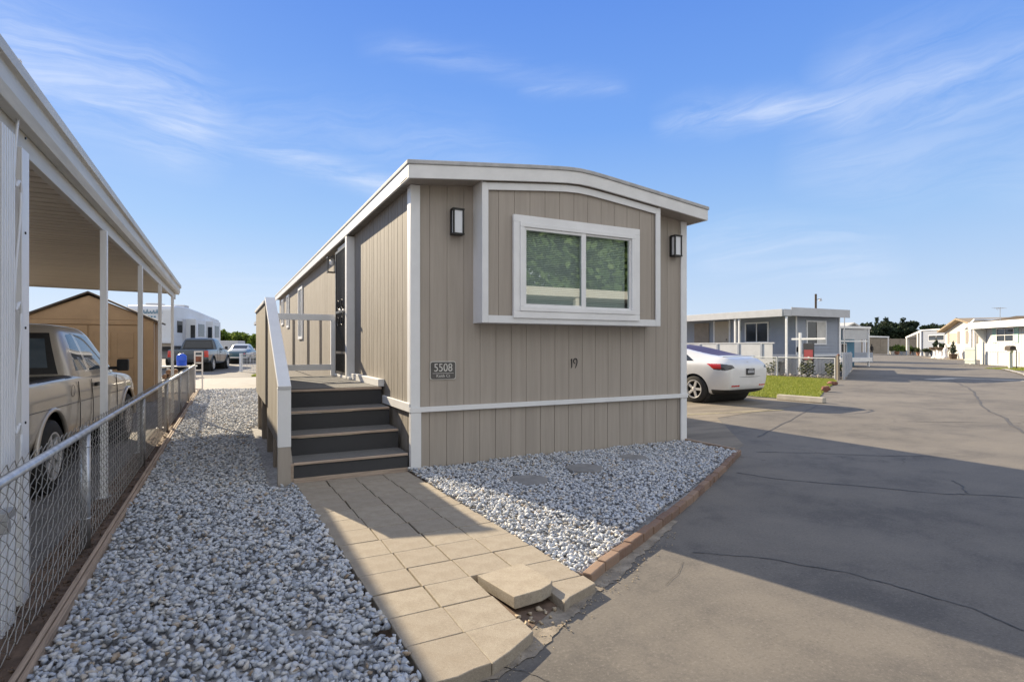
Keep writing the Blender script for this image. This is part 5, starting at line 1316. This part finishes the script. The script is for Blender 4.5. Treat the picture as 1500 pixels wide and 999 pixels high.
def person(label,loc,rz):
    t=thing('person',label,'person',loc,rz)
    J=[(0,0,.95),(0,0,1.12),(0,0,1.30),(0,.0,1.42),(0,.0,1.50),(0,.01,1.60),(0,.0,1.72)]
    rad=[(.155,.11),(.145,.10),(.165,.105),(.09,.075),(.055,.055),(.085,.095),(.06,.07)]
    E=[(i,i+1) for i in range(6)]
    def chain(start,pts,rs):
        pr=start
        for p,r_ in zip(pts,rs): J.append(p); rad.append((r_,r_)); E.append((pr,len(J)-1)); pr=len(J)-1
    for s in (-1,1):
        chain(0,[(s*.10,0,.88),(s*.11,.02,.48),(s*.115,-.01,.09),(s*.12,.14,.04)],[.095,.062,.042,.04])
        chain(2,[(s*.20,0,1.38),(s*.24,.0,1.10),(s*.24,.08,.87),(s*.235,.11,.78)],[.06,.045,.034,.036])
    me=bpy.data.meshes.new('body'); me.from_pydata(J,E,[]); o=bpy.data.objects.new('body',me); col.objects.link(o)
    sk=o.modifiers.new('Skin','SKIN'); 
    for i,(a,b_) in enumerate(rad): me.skin_vertices[0].data[i].radius=(a,b_)
    me.skin_vertices[0].data[0].use_root=True
    s_=o.modifiers.new('S','SUBSURF'); s_.levels=2; s_.render_levels=2
    bpy.context.view_layer.update(); r=bpy.data.meshes.new_from_object(o.evaluated_get(bpy.context.evaluated_depsgraph_get())); bpy.data.objects.remove(o)
    link('body',r,M['darkcloth'],t,True)
    MB().lathe([(0,1.80),(.07,1.79),(.10,1.73),(.105,1.66),(.098,1.63)],(0,-.015,0),n=16).build('hair',M['darkcloth'],t,smooth=True)
    return t
person('person in dark clothes standing beneath the far carport',(*at(1277,95),0),150)

# far blue-grey trailer home with awning
A4=Vector((*at(1351,84),0)); B4=Vector((*at(1386,77),0)); a4=math.atan2(B4.y-A4.y,B4.x-A4.x); W4=(B4-A4).length
g4=thing('mobile_home','pale blue grey home with strip window at the lane end','mobile home',A4,math.degrees(a4))
lap_wall(W4,9,3.75,0,.3).build('wall',M['bluegrey'],g4); MB().box(-.15,W4+.15,-.2,9.2,3.76,3.9).build('roof',M['white'],g4)
add_window(g4,'front',W4,2.1,W4-.5,2.2,3.05,'white','darkglass',1)
MB().box(-.2,.15,-.25,-.05,0,3.755).build('corner_post',M['white'],g4)
MB().prism([(-.02,3.62),(-5.5,2.7),(-5.5,2.95),(-.02,3.9)],'y',-.15,3.5).build('awning',M['white'],g4)
for xx_ in (-5.3,-1.4): MB().box(xx_-.22,xx_+.22,-.1,.25,0,2.72 if xx_<-3 else 3.4).build('awning_post',M['cream'],g4)
MB().box(-4.2,-1.7,1.0,1.06,0,1.75).build('porch_panel',M['white'],g4)
# pots and plants beside it
for i,(u,v,hh,lb) in enumerate(((1306,519,1.5,'leafmost plant by the far carport'),(1314,519.5,1.9,'tall bushy plant'),(1322,520,1.6,'yellow green spreading plant'),(1331,520,1.7,'rounded green plant'),(1339,520,1.2,'low plant by the awning post'),(1346,521,1.1,'small flowering plant'),(1357,521.5,1.0,'low red-tinged plant'),(1374,522,1.1,'plant before the strip window'))):
    lb={0:'leftmost potted plant, by the far carport post'}.get(i,lb+' in a pot before the pale blue grey home')
    Z=815*HC/(v-508); t=thing('potted_plant',lb,'plant',(*at(u,Z),0),0,'potted plants at the lane end')
    MB().lathe([(.0,0),(.25,0),(.36,.5),(.40,.5),(.40,.56),(0,.56)],n=14).build('pot',M['terracotta' if i%2 else 'cream'],t)
    leaf_cloud('foliage',M['leaf' if i in(1,2,3) else 'shrub'],t,[(0,0,.4+hh*.4,.6,.6,hh*.35),(.4,.2,.5+hh*.3,.4,.4,hh*.25),(-.4,-.1,.5+hh*.35,.4,.4,hh*.25)],260,.14,300+i)

# cream home with tan gable roof
A5=Vector((*at(1384,69),0)); B5=Vector((*at(1441,56),0)); a5=math.atan2(B5.y-A5.y,B5.x-A5.x); W5=(B5-A5).length
g5=thing('mobile_home','cream home with tan gable roof and brown shutters','mobile home',A5,math.degrees(a5))
ax=W5*.52
MB().prism([(0,0),(W5,0),(W5,3.45),(ax,4.35),(0,3.2)],'y',0,10).build('wall',M['cream'],g5)
r=MB(); r.prism([(-.5,3.10),(ax,4.38),(ax,4.56),(-.5,3.3)],'y',-.7,10.4); r.prism([(W5+.5,3.40),(ax,4.38),(ax,4.56),(W5+.5,3.58)],'y',-.7,10.4); r.build('roof',M['tanroof'],g5)
add_window(g5,'front',W5,2.2,5.4,1.75,3.0,'white','doorbeige',1,0,None); 
for s0,s1 in ((1.4,2.15),(5.45,6.2),(8.6,9.4),(11.9,12.7)): MB().box(s0,s1,-.05,-.002,1.7,3.1).build('shutter',M['shutter'],g5)
add_window(g5,'front',W5,9.5,11.8,1.75,3.0,'white','doorbeige',1)
# garden ornaments in front of it: urns on pedestals with small evergreens
def place_on(A,B,t,out): 
    d=(B-A).normalized(); n=Vector((-d.y,d.x,0)); n = n if n.dot(-A)>0 else -n
    return A+d*t+n*out
for i,(t_,o_,kind,lb) in enumerate(((3.0,1.5,'urn','left white pedestal with dark basin before the cream home'),(5.2,1.7,'statue','slim white garden figure between two pedestals'),(7.2,1.8,'urn','wide white pedestal with dark basin and low plant'),(10.6,1.6,'ever','potted dark evergreen beside the lattice gate'),(9.0,1.9,'statue','short white garden figure left of the evergreen'))):
    p=place_on(A5,B5,t_,o_); t=thing('garden_pedestal' if kind=='urn' else 'garden_figure' if kind=='statue' else 'potted_plant',lb,{'urn':'pedestal','statue':'figure','ever':'plant'}[kind],p)
    if kind=='urn':
        MB().lathe([(0,0),(.5,0),(.5,.12),(.34,.2),(.30,.8),(.45,.95),(0,.95)],n=16).build('pedestal',M['white'],t); MB().lathe([(0,.955),(.55,.955),(.75,1.25),(.7,1.3),(0,1.2)],n=18).build('basin',M['bark'],t)
        leaf_cloud('foliage',M['conifer'],t,[(0,0,1.5,.35,.35,.5 if i==0 else .22),(0,0,1.9 if i==0 else 1.45,.15,.15,.4 if i==0 else .15)],240,.12,330+i)
    elif kind=='statue': MB().lathe([(0,0),(.32,0),(.32,.3),(.2,.36),(.22,.7),(.27,1.0),(.15,1.22),(.07,1.28),(.12,1.42),(.08,1.55),(0,1.58)],n=16).build('figure',M['white'],t,smooth=True)
    else:
        MB().lathe([(0,0),(.3,0),(.42,.6),(0,.6)],n=14).build('pot',M['bark'],t); leaf_cloud('foliage',M['conifer'],t,[(0,0,.9,.36,.36,.3),(0,0,1.3,.26,.26,.35),(0,0,1.65,.14,.14,.3)],320,.09,340)
b=MB(); o=sheet('garden_bed',[tuple(place_on(A5,B5,-1.5,.2))[:2],tuple(place_on(A5,B5,13,.2))[:2],tuple(place_on(A5,B5,13,2.6))[:2],tuple(place_on(A5,B5,-1.5,2.4))[:2]],.012,'sand')

# white home with mint shutters
A6=Vector((*at(1443.5,41.8),0)); B6=Vector((*at(1515,36.5),0)); a6=math.atan2(B6.y-A6.y,B6.x-A6.x); W6=(B6-A6).length+4
g6=thing('mobile_home','white board home with mint shutters and wide white eave','mobile home',A6,math.degrees(a6))
board_wall(W6,4.2,3.0,.0,.32).build('wall',M['sunwhite'],g6)
for k in range(4): MB().box(1.5+k*2.4,1.54+k*2.4,-.03,-.001,.1,1.02).build('skirt_batten',M['lightgrey'],g6)
MB().box(.05,W6,-.045,-.002,1.0,1.05).build('skirt_trim',M['white'],g6)
rr_=MB().box(-.4,W6+.4,-.85,4.6,3.02,3.10).build('roof',M['shedroof'],g6)
MB().box(-.45,6.6,-.92,-.86,2.70,3.16).build('fascia',M['white'],rr_); MB().box(6.601,W6+.4,-.90,-.86,2.72,3.12).build('fascia',M['cream'],rr_)
MB().prism([(-.3,3.11),(W6+.3,3.11),(W6*.5,3.42)],'y',-.6,4.2).build('roof_ridge',M['shedroof'],rr_)
add_window(g6,'front',W6,1.40,3.42,1.68,2.68,'white','darkglass',1,1,'mint')
MB().prism([(-.85,2.69),(-.02,2.69),(-.02,1.6)],'x',-.02,.14).build('gusset',M['sunwhite'],g6)
# entry wing and mint gate at its left end
wg=MB(); wg.prism([(-1.5,0),(-.02,0),(-.02,3.35),(-.8,3.1),(-1.5,2.8)],'y',.4,4); wg.build('side_wing',M['sunwhite'],g6)
MB().prism([(-1.9,2.68),(-.46,3.36),(-.46,3.5),(-1.9,2.82)],'y',-.5,4.2).build('wing_roof',M['white'],g6)
for xx_ in (-1.45,-.95): MB().box(xx_-.08,xx_+.08,-.3,-.15,0,2.75).build('porch_post',M['white'],g6)
b=MB(); 
for k in range(12): b.box(-1.5+k*.118,-1.5+k*.118+.095,-.62,-.58,.05,1.30)
b.box(-1.55,-.06,-.66,-.621,.3,.38).box(-1.55,-.06,-.66,-.621,1.1,1.18); b.build('gate',M['palemint'],g6)
# television aerial on its roof
t=thing('tv_aerial','thin television aerial on the white home roof','aerial',(*at(1465,36),3.05)); 
b=MB(); b.tube([(0,0,0),(0,0,.85)],.02,6)
for yy in (.72,.80): b.tube([(-.5,0,yy),(.5,0.3,yy)],.012,5)
for k in range(4): b.tube([(-.4+k*.27,-.2,.80),(-.4+k*.27,.28,.80)],.010,5)
b.build('mast',M['galv'],t)
# mailbox
p=gp(1480,540); mb=thing('mailbox','dark long mailbox on a white post beside the lawn kerb','mailbox',(p[0],p[1],0),math.degrees(a6))
MB().prism([(-.10,0),(.10,0),(.085,.95),(.20,1.12),(-.20,1.12),(-.085,.95)],'y',-.08,.08).build('post',M['cream'],mb,bevel=.01)
pr=[(-.16,1.125),(.16,1.125),(.16,1.30)]+[(.16*math.cos(a),1.30+.12*math.sin(a)) for a in np.linspace(.2,math.pi-.2,8)]+[(-.16,1.30)]
b=MB(); b.prism([(q[0],q[1]) for q in pr],'y',-.28,.28); o=b.build('box',M['shedroof'],mb,bevel=.01); o.rotation_euler=(0,0,R(90))
t=thing('stake','thin dark metal stake standing just right of the mailbox','stake',(*gp(1489,541),0)); MB().tube([(0,0,0),(0,0,1.18)],.025,6).build('rod',M['black'],t)
# pale kerb of the far lawn
o=ribbon('lawn_kerb',[gp(1470,541),gp(1485,545),gp(1500,549),gp(1540,562)],.28,.05,'conc',.01); 
# light cross strip on the lane
ribbon('concrete_strip',[gp(1362,556),gp(1400,554),gp(1500,558),gp(1560,562)],.7,.005,'conc',.03)
# home across the lane that shows in the bay window reflection
g7=thing('mobile_home','white-roofed grey home behind the camera, mirrored in the bay window','mobile home',(22.5,-15.5,0),180)
MB().box(0,13,0,6,0,3.9).build('wall',M['greyblue'],g7); MB().box(-1.6,13.3,-2.2,6.3,3.95,4.4).build('roof',M['white'],g7,bevel=.02)
for xx_ in (-1.4,2.2,6,10,13): MB().box(xx_-.12,xx_+.12,-2.1,-1.86,0,3.95).build('porch_post',M['white'],g7)
add_window(g7,'front',13,3,5,1.4,2.4); add_window(g7,'front',13,7,9,1.4,2.4)
# dark neighbour awning seen past the deck corner
t=thing('patio_awning','small grey patio awning on thin posts past the deck corner','awning',(*at(389,34),0))
MB().box(-.55,1.6,-.3,2.5,2.72,2.9).build('roof',M['greyblue'],t)
for xx_ in (-.4,.12): MB().box(xx_-.05,xx_+.05,-.2,-.1,0,2.72).build('post',M['lightgrey'],t)
# low white wire fence in front of it
pA=Vector((*at(353,30),0)); pB=Vector((*at(388,29),0))
t=thing('yard_fence','low pale mesh fence with white end post past the side yard','fence',pA,math.degrees(math.atan2(pB.y-pA.y,pB.x-pA.x)))
lq=(pB-pA).length+1.2; MB().box(-.06,.06,-.06,.06,0,1.0).build('end_post',M['white'],t); MB().tube([(0,0,.93),(lq,0,1.05)],.025,6).build('top_rail',M['lightgrey'],t)
b=MB()
for k in range(26): b.box(.08+k*lq/26,.095+k*lq/26,-.008,.008,.05,.93)
for z in (.1,.35,.6,.8): b.box(.06,lq,-.006,.0,z,z+.012)
b.build('mesh',M['lightgrey'],t)
t=thing('utility_trailer','small boxy pale utility trailer between the pickup and old car','trailer',(*at(334,60),0),-15); 
MB().box(-1.0,1.0,0,3,.5,2.0).build('body',M['lightgrey'],t,bevel=.05); 
for sx_ in (-.95,.95): wheel(t,sx_,1.5,.32,.2,1 if sx_>0 else -1)
bpy.context.view_layer.update()
